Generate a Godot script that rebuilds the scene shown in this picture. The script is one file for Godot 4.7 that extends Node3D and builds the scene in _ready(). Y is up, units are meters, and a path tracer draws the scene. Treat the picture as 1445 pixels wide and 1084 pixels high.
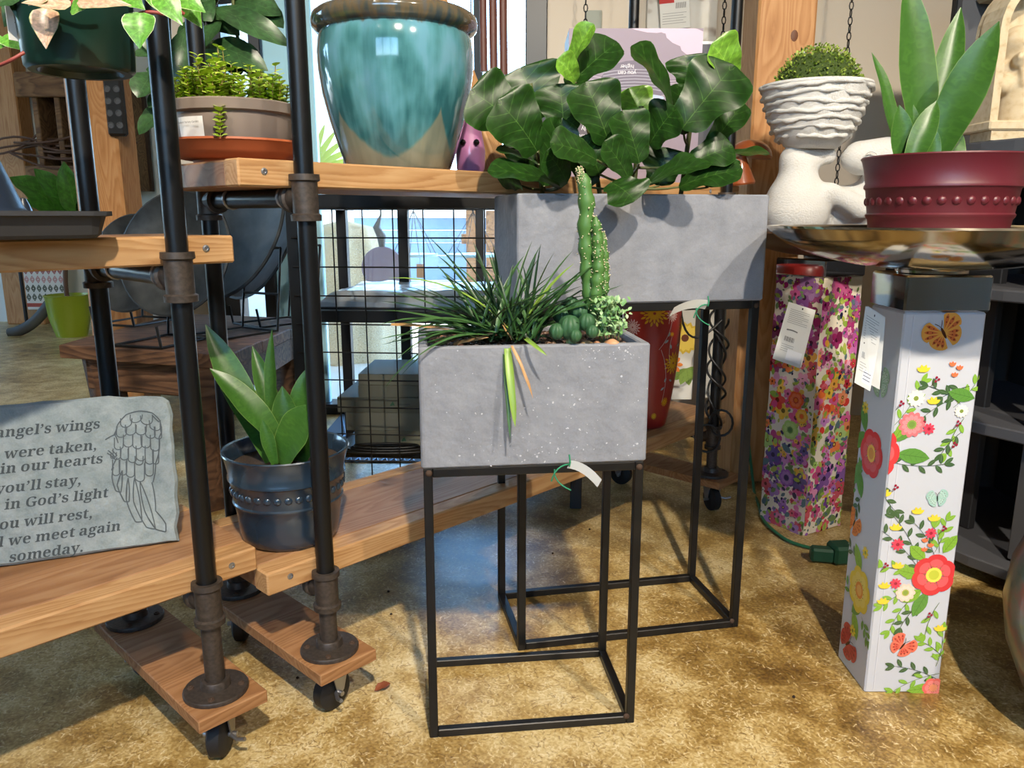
extends Node3D
# A garden shop corner: pipe shelving, two concrete planters on iron stands, printed columns.
var R := RandomNumberGenerator.new()
var M := {}
var used := {}
const E_DIR := Vector3(0.69, 0, -0.7238)      # along the shelving
const N_DIR := Vector3(-0.7238, 0, -0.69)     # towards the back of the shelving

func _ready():
	R.seed = 7
	# ---- camera
	var cam := Camera3D.new(); cam.name = "camera"; add_child(cam)
	cam.position = Vector3(0, 0.75, 0); cam.rotation_degrees = Vector3(-12.15, 0, 0)
	cam.fov = rad_to_deg(2.0 * atan(542.0 / 1100.0)); cam.near = 0.05; cam.far = 200.0; cam.current = true
	# ---- sky and exposure
	var we := WorldEnvironment.new(); we.name = "world_environment"; add_child(we)
	var env := Environment.new(); we.environment = env
	env.background_mode = Environment.BG_SKY
	var sky := Sky.new(); env.sky = sky
	var sm := ProceduralSkyMaterial.new(); sky.sky_material = sm
	sm.sky_top_color = Color(0.38, 0.62, 0.86); sm.sky_horizon_color = Color(0.78, 0.91, 0.97)
	sm.ground_bottom_color = Color(0.4, 0.4, 0.38); sm.ground_horizon_color = Color(0.8, 0.85, 0.88)
	sm.sky_energy_multiplier = 3.2; sm.ground_energy_multiplier = 2.4
	env.tonemap_mode = Environment.TONE_MAPPER_LINEAR
	env.tonemap_exposure = 1.0
	env.sdfgi_enabled = true; env.ssao_enabled = true; env.ssil_enabled = true
	# ---- sun over the yard behind the window
	var sun := DirectionalLight3D.new(); sun.name = "sun"; add_child(sun)
	sun.look_at_from_position(Vector3(1.2, 8.0, -7.0), Vector3(0, 0, -3.2)); sun.light_energy = 8.0
	sun.light_color = Color(1.0, 0.97, 0.92); sun.light_angular_distance = 0.6; sun.shadow_enabled = true
	make_materials()
	build_structure()
	build_track_lights()
	build_shelving()
	build_planters()
	build_columns()
	build_pots()
	build_stone()
	build_shelf_goods()
	build_right_side()
	build_rack()
	build_left_back()
	build_yard()
	build_small()

# ---------------------------------------------------------------- naming
func numbered(n: String) -> String:
	if not used.has(n):
		used[n] = 0
		return n
	used[n] += 1
	return "%s_%03d" % [n, used[n]]
func thing(called: String, label: String, category: String, pos := Vector3.ZERO, turn := 0.0, group := "") -> Node3D:
	var o := Node3D.new(); o.name = numbered(called); add_child(o)
	o.position = pos; o.rotation.y = turn
	o.set_meta("label", label); o.set_meta("category", category)
	if group != "": o.set_meta("group", group)
	return o
func tag(o: Node, label: String, category: String, group := "", kind := ""):
	o.set_meta("label", label); o.set_meta("category", category)
	if group != "": o.set_meta("group", group)
	if kind != "": o.set_meta("kind", kind)
func part(st: SurfaceTool, called: String, m: Material, parent: Node, xf := Transform3D.IDENTITY) -> MeshInstance3D:
	st.generate_normals()
	return inst(st.commit(), called, m, parent, xf)
func inst(mesh: Mesh, called: String, m: Material, parent: Node, xf := Transform3D.IDENTITY) -> MeshInstance3D:
	var o := MeshInstance3D.new(); o.mesh = mesh; o.material_override = m
	o.name = numbered(called) if parent == self else called
	o.transform = xf
	parent.add_child(o, true)
	return o
func struct(st: SurfaceTool, called: String, m: Material, parent: Node = self) -> MeshInstance3D:
	var o := part(st, called, m, parent)
	if parent == self: o.set_meta("kind", "structure")
	return o

# ---------------------------------------------------------------- placing
func at(u: float, v: float, z: float) -> Vector3:      # point of the vertical plane z seen at a spot of the photograph
	var p := deg_to_rad(12.15)
	var d := Vector3(0, -sin(p), -cos(p)) * 1100.0 + Vector3(1, 0, 0) * (u - 722.5) + Vector3(0, cos(p), -sin(p)) * (542.0 - v)
	return Vector3(0, 0.75, 0) + d * (z / d.z)
func aty(u: float, v: float, y: float) -> Vector3:     # the same on a level plane
	var p := deg_to_rad(12.15)
	var d := Vector3(0, -sin(p), -cos(p)) * 1100.0 + Vector3(1, 0, 0) * (u - 722.5) + Vector3(0, cos(p), -sin(p)) * (542.0 - v)
	return Vector3(0, 0.75, 0) + d * ((y - 0.75) / d.y)
func px(n: float, z: float) -> float:                  # metres for n pixels at depth z
	return n * -z * 1.03 / 1100.0

# ---------------------------------------------------------------- shapes
func ns() -> SurfaceTool:
	var st := SurfaceTool.new(); st.begin(Mesh.PRIMITIVE_TRIANGLES); st.set_smooth_group(-1)
	return st
func tri(st: SurfaceTool, a: Vector3, b: Vector3, c: Vector3):
	st.add_vertex(a); st.add_vertex(b); st.add_vertex(c)
func trio(st: SurfaceTool, a: Vector3, b: Vector3, c: Vector3, o: Vector3):   # faces away from o
	if (a - c).cross(a - b).dot((a + b + c) / 3.0 - o) < 0.0: tri(st, a, c, b)
	else: tri(st, a, b, c)
func quado(st: SurfaceTool, a: Vector3, b: Vector3, c: Vector3, d: Vector3, o: Vector3):
	trio(st, a, b, c, o); trio(st, a, c, d, o)
func box(st: SurfaceTool, c: Vector3, s: Vector3, bev := 0.0, bs := Basis.IDENTITY):
	st.set_smooth_group(-1)
	var h := s * 0.5
	var b := minf(bev, minf(h.x, minf(h.y, h.z)) * 0.9)
	var P := func(sx, sy, sz, k):
		var v := Vector3(sx * h.x, sy * h.y, sz * h.z)
		if k != 0: v.x -= sx * b
		if k != 1: v.y -= sy * b
		if k != 2: v.z -= sz * b
		return c + bs * v
	for k in 3:
		for s1 in [-1, 1]:
			var q := []
			for ab in [[-1, -1], [1, -1], [1, 1], [-1, 1]]:
				var w = [ab[0], ab[1]]
				w.insert(k, s1)
				q.append(P.call(w[0], w[1], w[2], k))
			quado(st, q[0], q[1], q[2], q[3], c)
	if b <= 0.0: return
	for k in 3:                                         # edge that runs along axis k
		var i := (k + 1) % 3
		var j := (k + 2) % 3
		for si in [-1, 1]:
			for sj in [-1, 1]:
				var w0 := [0, 0, 0]
				w0[i] = si; w0[j] = sj
				var w1 := w0.duplicate()
				w0[k] = -1; w1[k] = 1
				quado(st, P.call(w0[0], w0[1], w0[2], i), P.call(w1[0], w1[1], w1[2], i), P.call(w1[0], w1[1], w1[2], j), P.call(w0[0], w0[1], w0[2], j), c)
	for sx in [-1, 1]:
		for sy in [-1, 1]:
			for sz in [-1, 1]:
				trio(st, P.call(sx, sy, sz, 0), P.call(sx, sy, sz, 1), P.call(sx, sy, sz, 2), c)
func bx(c: Vector3, s: Vector3, bev := 0.0, bs := Basis.IDENTITY) -> SurfaceTool:
	var st := ns(); box(st, c, s, bev, bs); return st
func ring(c: Vector3, u: Vector3, v: Vector3, r: float, n: int) -> Array:
	var a := []
	for i in n:
		var t := TAU * i / n
		a.append(c + (u * cos(t) + v * sin(t)) * r)
	return a
func tube(st: SurfaceTool, pts: Array, r, sides := 8, caps := true, loop := false):
	var n := pts.size()
	var u := Vector3.ZERO
	var rings := []
	for i in n:
		var t: Vector3
		if loop: t = (pts[(i + 1) % n] - pts[(i - 1 + n) % n]).normalized()
		elif i == 0: t = (pts[1] - pts[0]).normalized()
		elif i == n - 1: t = (pts[i] - pts[i - 1]).normalized()
		else: t = ((pts[i + 1] - pts[i]).normalized() + (pts[i] - pts[i - 1]).normalized()).normalized()
		if u == Vector3.ZERO:
			u = t.cross(Vector3.UP if absf(t.y) < 0.9 else Vector3.RIGHT).normalized()
		else:
			u = (u - t * u.dot(t)).normalized()
		rings.append(ring(pts[i], u, t.cross(u), r[i] if r is Array else r, sides))
	st.set_smooth_group(1)
	for i in (n if loop else n - 1):
		var a: Array = rings[i]
		var b: Array = rings[(i + 1) % n]
		for k in sides:
			var k2 := (k + 1) % sides
			quado(st, a[k], b[k], b[k2], a[k2], (pts[i] + pts[(i + 1) % n]) * 0.5)
	if caps and not loop:
		st.set_smooth_group(-1)
		for e in [0, n - 1]:
			var o: Vector3 = pts[1] if e == 0 else pts[n - 2]
			for k in range(1, sides - 1): trio(st, rings[e][0], rings[e][k], rings[e][k + 1], o)
func rod(a: Vector3, b: Vector3, r: float, sides := 10) -> SurfaceTool:
	var st := ns(); tube(st, [a, b], r, sides); return st
func bez(a: Vector3, b: Vector3, c: Vector3, n: int) -> Array:
	var o := []
	for i in n + 1:
		var t := float(i) / n
		o.append(a.lerp(b, t).lerp(b.lerp(c, t), t))
	return o
func lathe(st: SurfaceTool, prof: Array, segs := 32, xf := Transform3D.IDENTITY, uv := false, wob := 0.0):
	var n := prof.size()
	var g := 2
	var tot := 0.0
	for i in n - 1: tot += prof[i].distance_to(prof[i + 1])
	var run := 0.0
	for i in n - 1:
		var d: Vector2 = (prof[i + 1] - prof[i])
		if i > 0 and (prof[i] - prof[i - 1]).angle_to(d) != 0.0 and absf((prof[i] - prof[i - 1]).angle_to(d)) > 0.75: g += 1
		st.set_smooth_group(g)
		var r1 := run + d.length()
		for k in segs:
			var t0 := TAU * k / segs
			var t1 := TAU * (k + 1) / segs
			var q := []
			for w in [[i, t0], [i, t1], [i + 1, t1], [i + 1, t0]]:
				var pr: Vector2 = prof[w[0]]
				var rr := pr.x * (1.0 + wob * sin(w[1] * 3.0 + pr.y * 40.0))
				q.append(xf * Vector3(cos(w[1]) * rr, pr.y, sin(w[1]) * rr))
			var uvs := [Vector2(float(k) / segs, run / tot), Vector2(float(k + 1) / segs, run / tot), Vector2(float(k + 1) / segs, r1 / tot), Vector2(float(k) / segs, r1 / tot)]
			for f in [[0, 1, 2], [0, 2, 3]]:
				if q[f[0]].is_equal_approx(q[f[1]]) or q[f[1]].is_equal_approx(q[f[2]]) or q[f[0]].is_equal_approx(q[f[2]]): continue
				for j in f:
					if uv: st.set_uv(uvs[j])
					st.add_vertex(q[j])
		run = r1
func lat(prof: Array, segs := 32, uv := false) -> SurfaceTool:
	var st := ns(); lathe(st, prof, segs, Transform3D.IDENTITY, uv); return st
func V(a: float, b: float) -> Vector2: return Vector2(a, b)
func V3(a: float, b: float, c: float) -> Vector3: return Vector3(a, b, c)
func prism(st: SurfaceTool, poly: PackedVector2Array, y0: float, y1: float, xf := Transform3D.IDENTITY, bev := 0.0):   # outline in x and z, height y
	var idx := Geometry2D.triangulate_polygon(poly)
	var mid := Vector2.ZERO
	for p in poly: mid += p / poly.size()
	var up := Vector3(0, 1, 0)
	var L := [[y0, 0.0], [y1, 0.0]]
	var rings := []
	for lv in [[y0, bev], [y0 + bev, 0.0], [y1 - bev, 0.0], [y1, bev]]:
		var a := []
		for p in poly:
			var q: Vector2 = p + (mid - p).normalized() * lv[1]
			a.append(xf * Vector3(q.x, lv[0], q.y))
		rings.append(a)
	st.set_smooth_group(-1)
	var c0 := xf * Vector3(mid.x, (y0 + y1) * 0.5, mid.y)
	for i in range(0, idx.size(), 3):
		trio(st, rings[0][idx[i]], rings[0][idx[i + 1]], rings[0][idx[i + 2]], rings[0][idx[i]] + (xf.basis * up))
		trio(st, rings[3][idx[i]], rings[3][idx[i + 1]], rings[3][idx[i + 2]], rings[3][idx[i]] - (xf.basis * up))
	for l in 3:
		if l != 1 and bev == 0.0: continue
		for i in poly.size():
			var j := (i + 1) % poly.size()
			quado(st, rings[l][i], rings[l][j], rings[l + 1][j], rings[l + 1][i], c0)
const PROF := [
	[0, .1, .05, .4, .14, .58, .28, .6, .4, .68, .54, .86, .66, .98, .76, 1, .85, .95, .92, .78, .97, .5, 1, .1],
	[0, .5, .2, .72, .45, .98, .6, 1, .75, .82, .88, .5, .96, .18, 1, .02],
	[0, .8, .3, 1, .75, .78, .92, .4, 1, .05],
	[0, .25, .05, .72, .15, .98, .3, 1, .5, .85, .75, .45, .92, .15, 1, .02],
	[0, .1, .15, .6, .35, .95, .5, 1, .7, .85, .88, .5, 1, .03]]
func pr(kind: int, t: float) -> float:
	var a: Array = PROF[kind]
	for i in range(0, a.size() - 2, 2):
		if t <= a[i + 2]: return lerpf(a[i + 1], a[i + 3], (t - a[i]) / maxf(a[i + 2] - a[i], 0.0001))
	return 0.0
func leaf(st: SurfaceTool, A: Vector3, B: Vector3, W: float, N: Vector3, bow: float, fold: float, kind: int, nu := 4, nv := 10, wave := 0.0, col := Color.WHITE):
	var L := A.distance_to(B)
	var ax := (B - A).normalized()
	var nn := (N - ax * N.dot(ax)).normalized()
	var C := (A + B) * 0.5 + nn * bow * L
	var grid := []
	for j in nv + 1:
		var t := float(j) / nv
		var p := A.lerp(C, t).lerp(C.lerp(B, t), t)
		var tg := ((C - A) * (1 - t) + (B - C) * t).normalized()
		var sd := tg.cross(nn).normalized()
		var up := sd.cross(tg).normalized()
		var w := W * 0.5 * pr(kind, t)
		var row := []
		for i in nu + 1:
			var u := 2.0 * i / nu - 1.0
			var k := absf(u) * w
			row.append(p + sd * (signf(u) * k * cos(fold)) + up * (k * sin(fold) + wave * w * sin(t * 14.0 + u * 2.5) * absf(u)))
		grid.append(row)
	st.set_smooth_group(1)
	st.set_color(col)
	for j in nv:
		for i in nu:
			for f in [[0, 0], [1, 0], [1, 1], [0, 0], [1, 1], [0, 1]]:
				st.set_uv(Vector2(float(i + f[1]) / nu, float(j + f[0]) / nv))
				st.add_vertex(grid[j + f[0]][i + f[1]])
func lf(A: Vector3, B: Vector3, W: float, N: Vector3, bow: float, fold: float, kind: int, nu := 4, nv := 10, wave := 0.0) -> SurfaceTool:
	var st := ns(); leaf(st, A, B, W, N, bow, fold, kind, nu, nv, wave); return st

# smooth solid from capsules: [a, b, ra, rb] and a blend radius, meshed as surface nets
func blob(st: SurfaceTool, caps: Array, k: float, cell: float):
	var lo := Vector3.INF
	var hi := -Vector3.INF
	for c in caps:
		var m := maxf(c[2], c[3]) + k * 0.5 + cell * 2.0
		for p in [c[0], c[1]]:
			lo = lo.min(p - Vector3.ONE * m); hi = hi.max(p + Vector3.ONE * m)
	var n := Vector3i(((hi - lo) / cell).ceil()) + Vector3i.ONE
	var f := PackedFloat32Array(); f.resize(n.x * n.y * n.z); f.fill(1.0)
	for c in caps:
		var a: Vector3 = c[0]
		var ab: Vector3 = c[1] - a
		var l2 := maxf(ab.length_squared(), 1e-9)
		var m := maxf(c[2], c[3]) + k + cell * 2.0
		var i0 := Vector3i(((a.min(c[1]) - Vector3.ONE * m - lo) / cell).floor()).clamp(Vector3i.ZERO, n - Vector3i.ONE)
		var i1 := Vector3i(((a.max(c[1]) + Vector3.ONE * m - lo) / cell).ceil()).clamp(Vector3i.ZERO, n - Vector3i.ONE)
		for z in range(i0.z, i1.z + 1):
			for y in range(i0.y, i1.y + 1):
				for x in range(i0.x, i1.x + 1):
					var p := lo + Vector3(x, y, z) * cell
					var t := clampf((p - a).dot(ab) / l2, 0.0, 1.0)
					var d := p.distance_to(a + ab * t) - lerpf(c[2], c[3], t)
					var id := x + n.x * (y + n.y * z)
					var h := maxf(k - absf(f[id] - d), 0.0) / k
					f[id] = minf(f[id], d) - h * h * k * 0.25
	var vert := {}
	var E := [[0, 1], [2, 3], [4, 5], [6, 7], [0, 2], [1, 3], [4, 6], [5, 7], [0, 4], [1, 5], [2, 6], [3, 7]]
	for z in n.z - 1:
		for y in n.y - 1:
			for x in n.x - 1:
				var id := x + n.x * (y + n.y * z)
				if absf(f[id]) > cell * 2.5: continue
				var v := []
				var neg := 0
				for q in 8:
					var w := f[id + (q & 1) + n.x * (((q >> 1) & 1) + n.y * (q >> 2))]
					v.append(w)
					if w < 0: neg += 1
				if neg == 0 or neg == 8: continue
				var s := Vector3.ZERO
				var cnt := 0
				for e in E:
					if (v[e[0]] < 0) != (v[e[1]] < 0):
						var t: float = v[e[0]] / (v[e[0]] - v[e[1]])
						var p0 := Vector3(e[0] & 1, (e[0] >> 1) & 1, e[0] >> 2)
						var p1 := Vector3(e[1] & 1, (e[1] >> 1) & 1, e[1] >> 2)
						s += p0.lerp(p1, t); cnt += 1
				vert[id] = lo + (Vector3(x, y, z) + s / cnt) * cell
	st.set_smooth_group(1)
	var step := [1, n.x, n.x * n.y]
	for id in vert:
		for d in 3:
			var b: int = id + step[d]
			if b >= f.size() or (f[id] < 0) == (f[b] < 0): continue
			var u: int = step[(d + 1) % 3]
			var w: int = step[(d + 2) % 3]
			if not (vert.has(id - u) and vert.has(id - w) and vert.has(id - u - w)): continue
			var q := [vert[id], vert[id - u], vert[id - u - w], vert[id - w]]
			if f[id] < 0: tri(st, q[0], q[2], q[1]); tri(st, q[0], q[3], q[2])
			else: tri(st, q[0], q[1], q[2]); tri(st, q[0], q[2], q[3])

# ---------------------------------------------------------------- flat print: coloured outlines on a surface, one thin layer over another
class Print:
	var st: SurfaceTool
	var surf: Callable
	var lim := PackedVector2Array()
	var lay := 0
	func _init(s: Callable, w := 0.0, h := 0.0):
		st = SurfaceTool.new(); st.begin(Mesh.PRIMITIVE_TRIANGLES); st.set_smooth_group(-1); surf = s
		if w > 0: lim = PackedVector2Array([Vector2(0, 0), Vector2(w, 0), Vector2(w, h), Vector2(0, h)])
	func poly(p: PackedVector2Array, c: Color):
		lay += 1
		var parts := [p]
		if lim.size() > 0: parts = Geometry2D.intersect_polygons(p, lim)
		for q in parts:
			var ix := Geometry2D.triangulate_polygon(q)
			st.set_color(c.srgb_to_linear())
			for k in range(0, ix.size(), 3):
				for m in [0, 1, 2]: st.add_vertex(surf.call(q[ix[k + m]], 0.0002 + lay * 0.0000012))
	func oval(c: Vector2, r: Vector2, ang: float, col: Color, n := 12):
		var p := PackedVector2Array()
		for i in n: p.append(c + Vector2(cos(TAU * i / n) * r.x, sin(TAU * i / n) * r.y).rotated(ang))
		poly(p, col)
	func lfp(c: Vector2, ang: float, l: float, w: float, col: Color, blunt := 0.5):
		var p := PackedVector2Array()
		for i in 7: p.append(c + Vector2(l * i / 6.0, w * 0.5 * pow(sin(PI * pow(i / 6.0, blunt * 2.0 if blunt > 0.5 else 1.0)), 0.8)).rotated(ang))
		for i in range(5, 0, -1): p.append(c + Vector2(l * i / 6.0, -w * 0.5 * pow(sin(PI * pow(i / 6.0, blunt * 2.0 if blunt > 0.5 else 1.0)), 0.8)).rotated(ang))
		poly(p, col)
	func petal(c: Vector2, ang: float, l: float, w: float, col: Color):
		var p := PackedVector2Array([c])
		for i in 9:
			var a := -1.35 + 2.7 * i / 8.0
			p.append(c + Vector2(l * 0.6 + cos(a) * l * 0.4, sin(a) * w * 0.5).rotated(ang))
		poly(p, col)
	func line(a: Vector2, b: Vector2, w: float, col: Color, bend := 0.0):
		var n := 6
		var m := (a + b) * 0.5 + (b - a).orthogonal() * bend
		var l := PackedVector2Array()
		var r := []
		for i in n + 1:
			var t := float(i) / n
			var q := a.lerp(m, t).lerp(m.lerp(b, t), t)
			var d := ((m - a) * (1 - t) + (b - m) * t).normalized().orthogonal() * w * 0.5
			l.append(q + d); r.append(q - d)
		r.reverse()
		for x in r: l.append(x)
		poly(l, col)

# ---------------------------------------------------------------- materials
func mat(c: Color, rough := 0.6, metal := 0.0, spec := 0.5) -> StandardMaterial3D:
	var m := StandardMaterial3D.new()
	m.albedo_color = c; m.roughness = rough; m.metallic = metal; m.metallic_specular = spec
	m.cull_mode = BaseMaterial3D.CULL_DISABLED
	return m
func tri_mat(m: StandardMaterial3D, t: Texture2D, sc: Vector3) -> StandardMaterial3D:
	m.albedo_texture = t; m.uv1_triplanar = true; m.uv1_scale = sc; m.uv1_triplanar_sharpness = 8.0
	return m
func nz(freq: float, sd: int, oct := 4, type := FastNoiseLite.TYPE_SIMPLEX_SMOOTH, warp := 0.0) -> FastNoiseLite:
	var n := FastNoiseLite.new(); n.seed = sd; n.frequency = freq; n.noise_type = type
	n.fractal_octaves = oct; n.fractal_type = FastNoiseLite.FRACTAL_FBM if oct > 1 else FastNoiseLite.FRACTAL_NONE
	if warp > 0.0:
		n.domain_warp_enabled = true; n.domain_warp_amplitude = warp; n.domain_warp_frequency = freq * 0.6
	return n
func l8(n: FastNoiseLite, w: int, h: int) -> PackedByteArray:
	var im := n.get_seamless_image(w, h); im.convert(Image.FORMAT_L8)
	return im.get_data()
func ramp(cols: Array, t: float) -> Color:
	var f := clampf(t, 0.0, 1.0) * (cols.size() - 1)
	var i := mini(int(f), cols.size() - 2)
	return cols[i].lerp(cols[i + 1], f - i)
func img_tex(d: PackedByteArray, w: int, h: int) -> ImageTexture:
	return ImageTexture.create_from_image(Image.create_from_data(w, h, false, Image.FORMAT_RGB8, d))
func ramp_tex(n: FastNoiseLite, cols: Array, sz := 256, speck: FastNoiseLite = null, amt := 0.3) -> ImageTexture:
	var a := l8(n, sz, sz)
	var b := l8(speck, sz, sz) if speck != null else a
	var o := PackedByteArray(); o.resize(sz * sz * 3)
	for i in sz * sz:
		var t := a[i] / 255.0
		if speck != null: t = lerpf(t, b[i] / 255.0, amt)
		var c := ramp(cols, t)
		o[i * 3] = int(c.r8); o[i * 3 + 1] = int(c.g8); o[i * 3 + 2] = int(c.b8)
	return img_tex(o, sz, sz)
func wood_tex(cols: Array, sd: int, rings := 7.0) -> ImageTexture:
	var sz := 512
	var a := l8(nz(0.0035, sd, 2, FastNoiseLite.TYPE_SIMPLEX_SMOOTH, 30.0), sz, sz)
	var b := l8(nz(0.03, sd + 1, 4), sz, sz)
	var o := PackedByteArray(); o.resize(sz * sz * 3)
	for i in sz * sz:
		var r := a[i] / 255.0 * rings
		var s := r - floorf(r)
		s = s * s * (3 - 2 * s) if s < 0.8 else (1.0 - s) * 5.0
		var t := 0.55 * (1.0 - s) + 0.45 * b[i] / 255.0
		var c := ramp(cols, t)
		o[i * 3] = c.r8; o[i * 3 + 1] = c.g8; o[i * 3 + 2] = c.b8
	return img_tex(o, sz, sz)
func rgb(r: int, g: int, b: int) -> Color: return Color8(r, g, b)
func bump(n: FastNoiseLite, sz := 256, s := 6.0) -> NoiseTexture2D:
	var t := NoiseTexture2D.new(); t.width = sz; t.height = sz; t.seamless = true; t.noise = n; t.as_normal_map = true; t.bump_strength = s
	return t
func floor_tex() -> ImageTexture:
	var sz := 2048
	var lo := nz(0.006, 3, 4, FastNoiseLite.TYPE_SIMPLEX_SMOOTH, 40.0).get_image(512, 512); lo.resize(sz, sz, Image.INTERPOLATE_CUBIC); lo.convert(Image.FORMAT_L8)
	var mid := nz(0.03, 9, 4, FastNoiseLite.TYPE_SIMPLEX_SMOOTH, 30.0).get_image(1024, 1024); mid.resize(sz, sz, Image.INTERPOLATE_BILINEAR); mid.convert(Image.FORMAT_L8)
	var hi := nz(0.22, 12, 2, FastNoiseLite.TYPE_SIMPLEX_SMOOTH, 8.0).get_image(sz, sz); hi.convert(Image.FORMAT_L8)
	var a := lo.get_data(); var b := mid.get_data(); var c := hi.get_data()
	var pal := PackedByteArray(); pal.resize(256 * 3)
	var cols := [rgb(86, 62, 26), rgb(116, 88, 40), rgb(148, 118, 62), rgb(180, 152, 94), rgb(208, 186, 134), rgb(224, 208, 164)]
	for i in 256:
		var q := ramp(cols, i / 255.0)
		pal[i * 3] = q.r8; pal[i * 3 + 1] = q.g8; pal[i * 3 + 2] = q.b8
	var o := PackedByteArray(); o.resize(sz * sz * 3)
	for i in sz * sz:
		var t := clampi(((a[i] * 5 + b[i] * 5 + c[i] * 4) / 14 - 128) * 17 / 10 + 140, 0, 255) * 3
		var j := i * 3
		o[j] = pal[t]; o[j + 1] = pal[t + 1]; o[j + 2] = pal[t + 2]
	var r := RandomNumberGenerator.new(); r.seed = 5
	for k in 230000:                                     # pale curled flecks worn into the stain
		var x := r.randf() * sz
		var y := r.randf() * sz
		var w := a[int(y) * sz + int(x)] * 0.5 + b[int(y) * sz + int(x)] * 0.5
		if w < r.randf_range(30, 180): continue
		var an := r.randf() * TAU
		var cv := r.randf_range(-0.06, 0.06)
		var al := r.randf_range(0.25, 0.85)
		var dark := r.randf() < 0.42
		for s in r.randi_range(3, 8):
			var xi := int(x); var yi := int(y)
			if xi < 0 or yi < 0 or xi >= sz or yi >= sz: break
			var j := (yi * sz + xi) * 3
			if dark:
				o[j] = int(lerpf(o[j], 96, al * 0.7)); o[j + 1] = int(lerpf(o[j + 1], 68, al * 0.7)); o[j + 2] = int(lerpf(o[j + 2], 30, al * 0.7))
			else:
				o[j] = int(lerpf(o[j], 232, al)); o[j + 1] = int(lerpf(o[j + 1], 218, al)); o[j + 2] = int(lerpf(o[j + 2], 182, al))
			x += cos(an); y += sin(an); an += cv
	for k in 260:                                       # long thin scratches
		var x := r.randf() * sz
		var y := r.randf() * sz
		var an := r.randf() * TAU
		for s in r.randi_range(20, 120):
			var xi := int(x); var yi := int(y)
			if xi < 0 or yi < 0 or xi >= sz or yi >= sz: break
			var j := (yi * sz + xi) * 3
			o[j] = int(lerpf(o[j], 230, 0.35)); o[j + 1] = int(lerpf(o[j + 1], 218, 0.35)); o[j + 2] = int(lerpf(o[j + 2], 190, 0.35))
			x += cos(an); y += sin(an); an += r.randf_range(-0.03, 0.03)
	return img_tex(o, sz, sz)
func vein_tex(base: Color, vein: Color, edge: Color, n: int, slope: float, vw: float) -> ImageTexture:
	var w := 128
	var h := 256
	var nb := l8(nz(0.03, n, 3), 128, 256)
	var o := PackedByteArray(); o.resize(w * h * 3)
	for y in h:
		for x in w:
			var u := absf((x + 0.5) / w - 0.5) * 2.0
			var v := (y + 0.5) / h
			var k := 0.0
			k = maxf(k, 1.0 - u / (0.05 * vw * (1.2 - v)))
			var q := (v - slope * u * (1.0 - 0.3 * u)) * n
			var f := absf(q - floorf(q) - 0.5)
			if q > 0.0: k = maxf(k, (1.0 - f / (0.07 * vw)) * (1.0 - u * 0.75))
			var c := base.lerp(vein, clampf(k, 0.0, 1.0)).lerp(edge, smoothstep(0.93, 1.0, u))
			var g := 0.8 + 0.4 * nb[y * w + x] / 255.0
			var j := (y * w + x) * 3
			o[j] = clampi(int(c.r8 * g), 0, 255); o[j + 1] = clampi(int(c.g8 * g), 0, 255); o[j + 2] = clampi(int(c.b8 * g), 0, 255)
	return img_tex(o, w, h)
func snake_tex() -> ImageTexture:                     # pale grey-green blade with dark cross bands
	var w := 64
	var h := 512
	var nb := l8(nz(0.02, 31, 3), 64, 512)
	var o := PackedByteArray(); o.resize(w * h * 3)
	for y in h:
		for x in w:
			var u := absf((x + 0.5) / w - 0.5) * 2.0
			var t := 0.5 + 0.5 * sin(y * 0.11 + nb[y * w + x] * 0.05 + u * 2.0)
			var c := rgb(46, 86, 32).lerp(rgb(96, 140, 60), 0.35 + 0.28 * t * nb[y * w + x] / 200.0).lerp(rgb(150, 170, 100), smoothstep(0.95, 1.0, u))
			var j := (y * w + x) * 3
			o[j] = c.r8; o[j + 1] = c.g8; o[j + 2] = c.b8
	return img_tex(o, w, h)
func glaze_tex() -> ImageTexture:                     # the big pot: brown lip, running blue green, bare grey foot with a scalloped edge
	var w := 1024
	var h := 512
	var fine := l8(nz(0.05, 41, 4), w, h)
	var big := l8(nz(0.012, 43, 3), w, h)
	var o := PackedByteArray(); o.resize(w * h * 3)
	for x in w:
		var th := TAU * x / w
		var edge := 0.46 - 0.32 * pow(absf(sin(th * 2.0 + 0.55)), 0.65) + 0.02 * sin(th * 5.0 + 1.0)
		for y in h:
			var i := y * w + x
			var v := (y + 0.5) / h
			var hb := (v - 0.118) / 0.327                   # share of the wall's height
			var f := fine[(y / 5) * w + x] / 255.0
			var b := big[i] / 255.0
			var c := ramp([rgb(44, 92, 98), rgb(64, 116, 122), rgb(82, 136, 146), rgb(96, 146, 164)], clampf(0.1 + hb * 0.62 + (b - 0.5) * 1.2 + (f - 0.5) * 0.4, 0.0, 1.0))
			var foot := ramp([rgb(104, 110, 96), rgb(136, 138, 120)], b * 0.7 + f * 0.3)
			c = foot.lerp(c, smoothstep(edge - 0.03, edge + 0.02, hb + (f - 0.5) * 0.02))
			var lip := smoothstep(0.452, 0.462, v + (f - 0.5) * 0.012)
			c = c.lerp(ramp([rgb(46, 66, 78), rgb(96, 84, 64), rgb(70, 84, 104)], clampf((v - 0.46) * 14.0 + (f - 0.5), 0.0, 1.0) * 0.7 + b * 0.3), lip)
			var j := i * 3
			o[j] = c.r8; o[j + 1] = c.g8; o[j + 2] = c.b8
	return img_tex(o, w, h)

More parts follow.
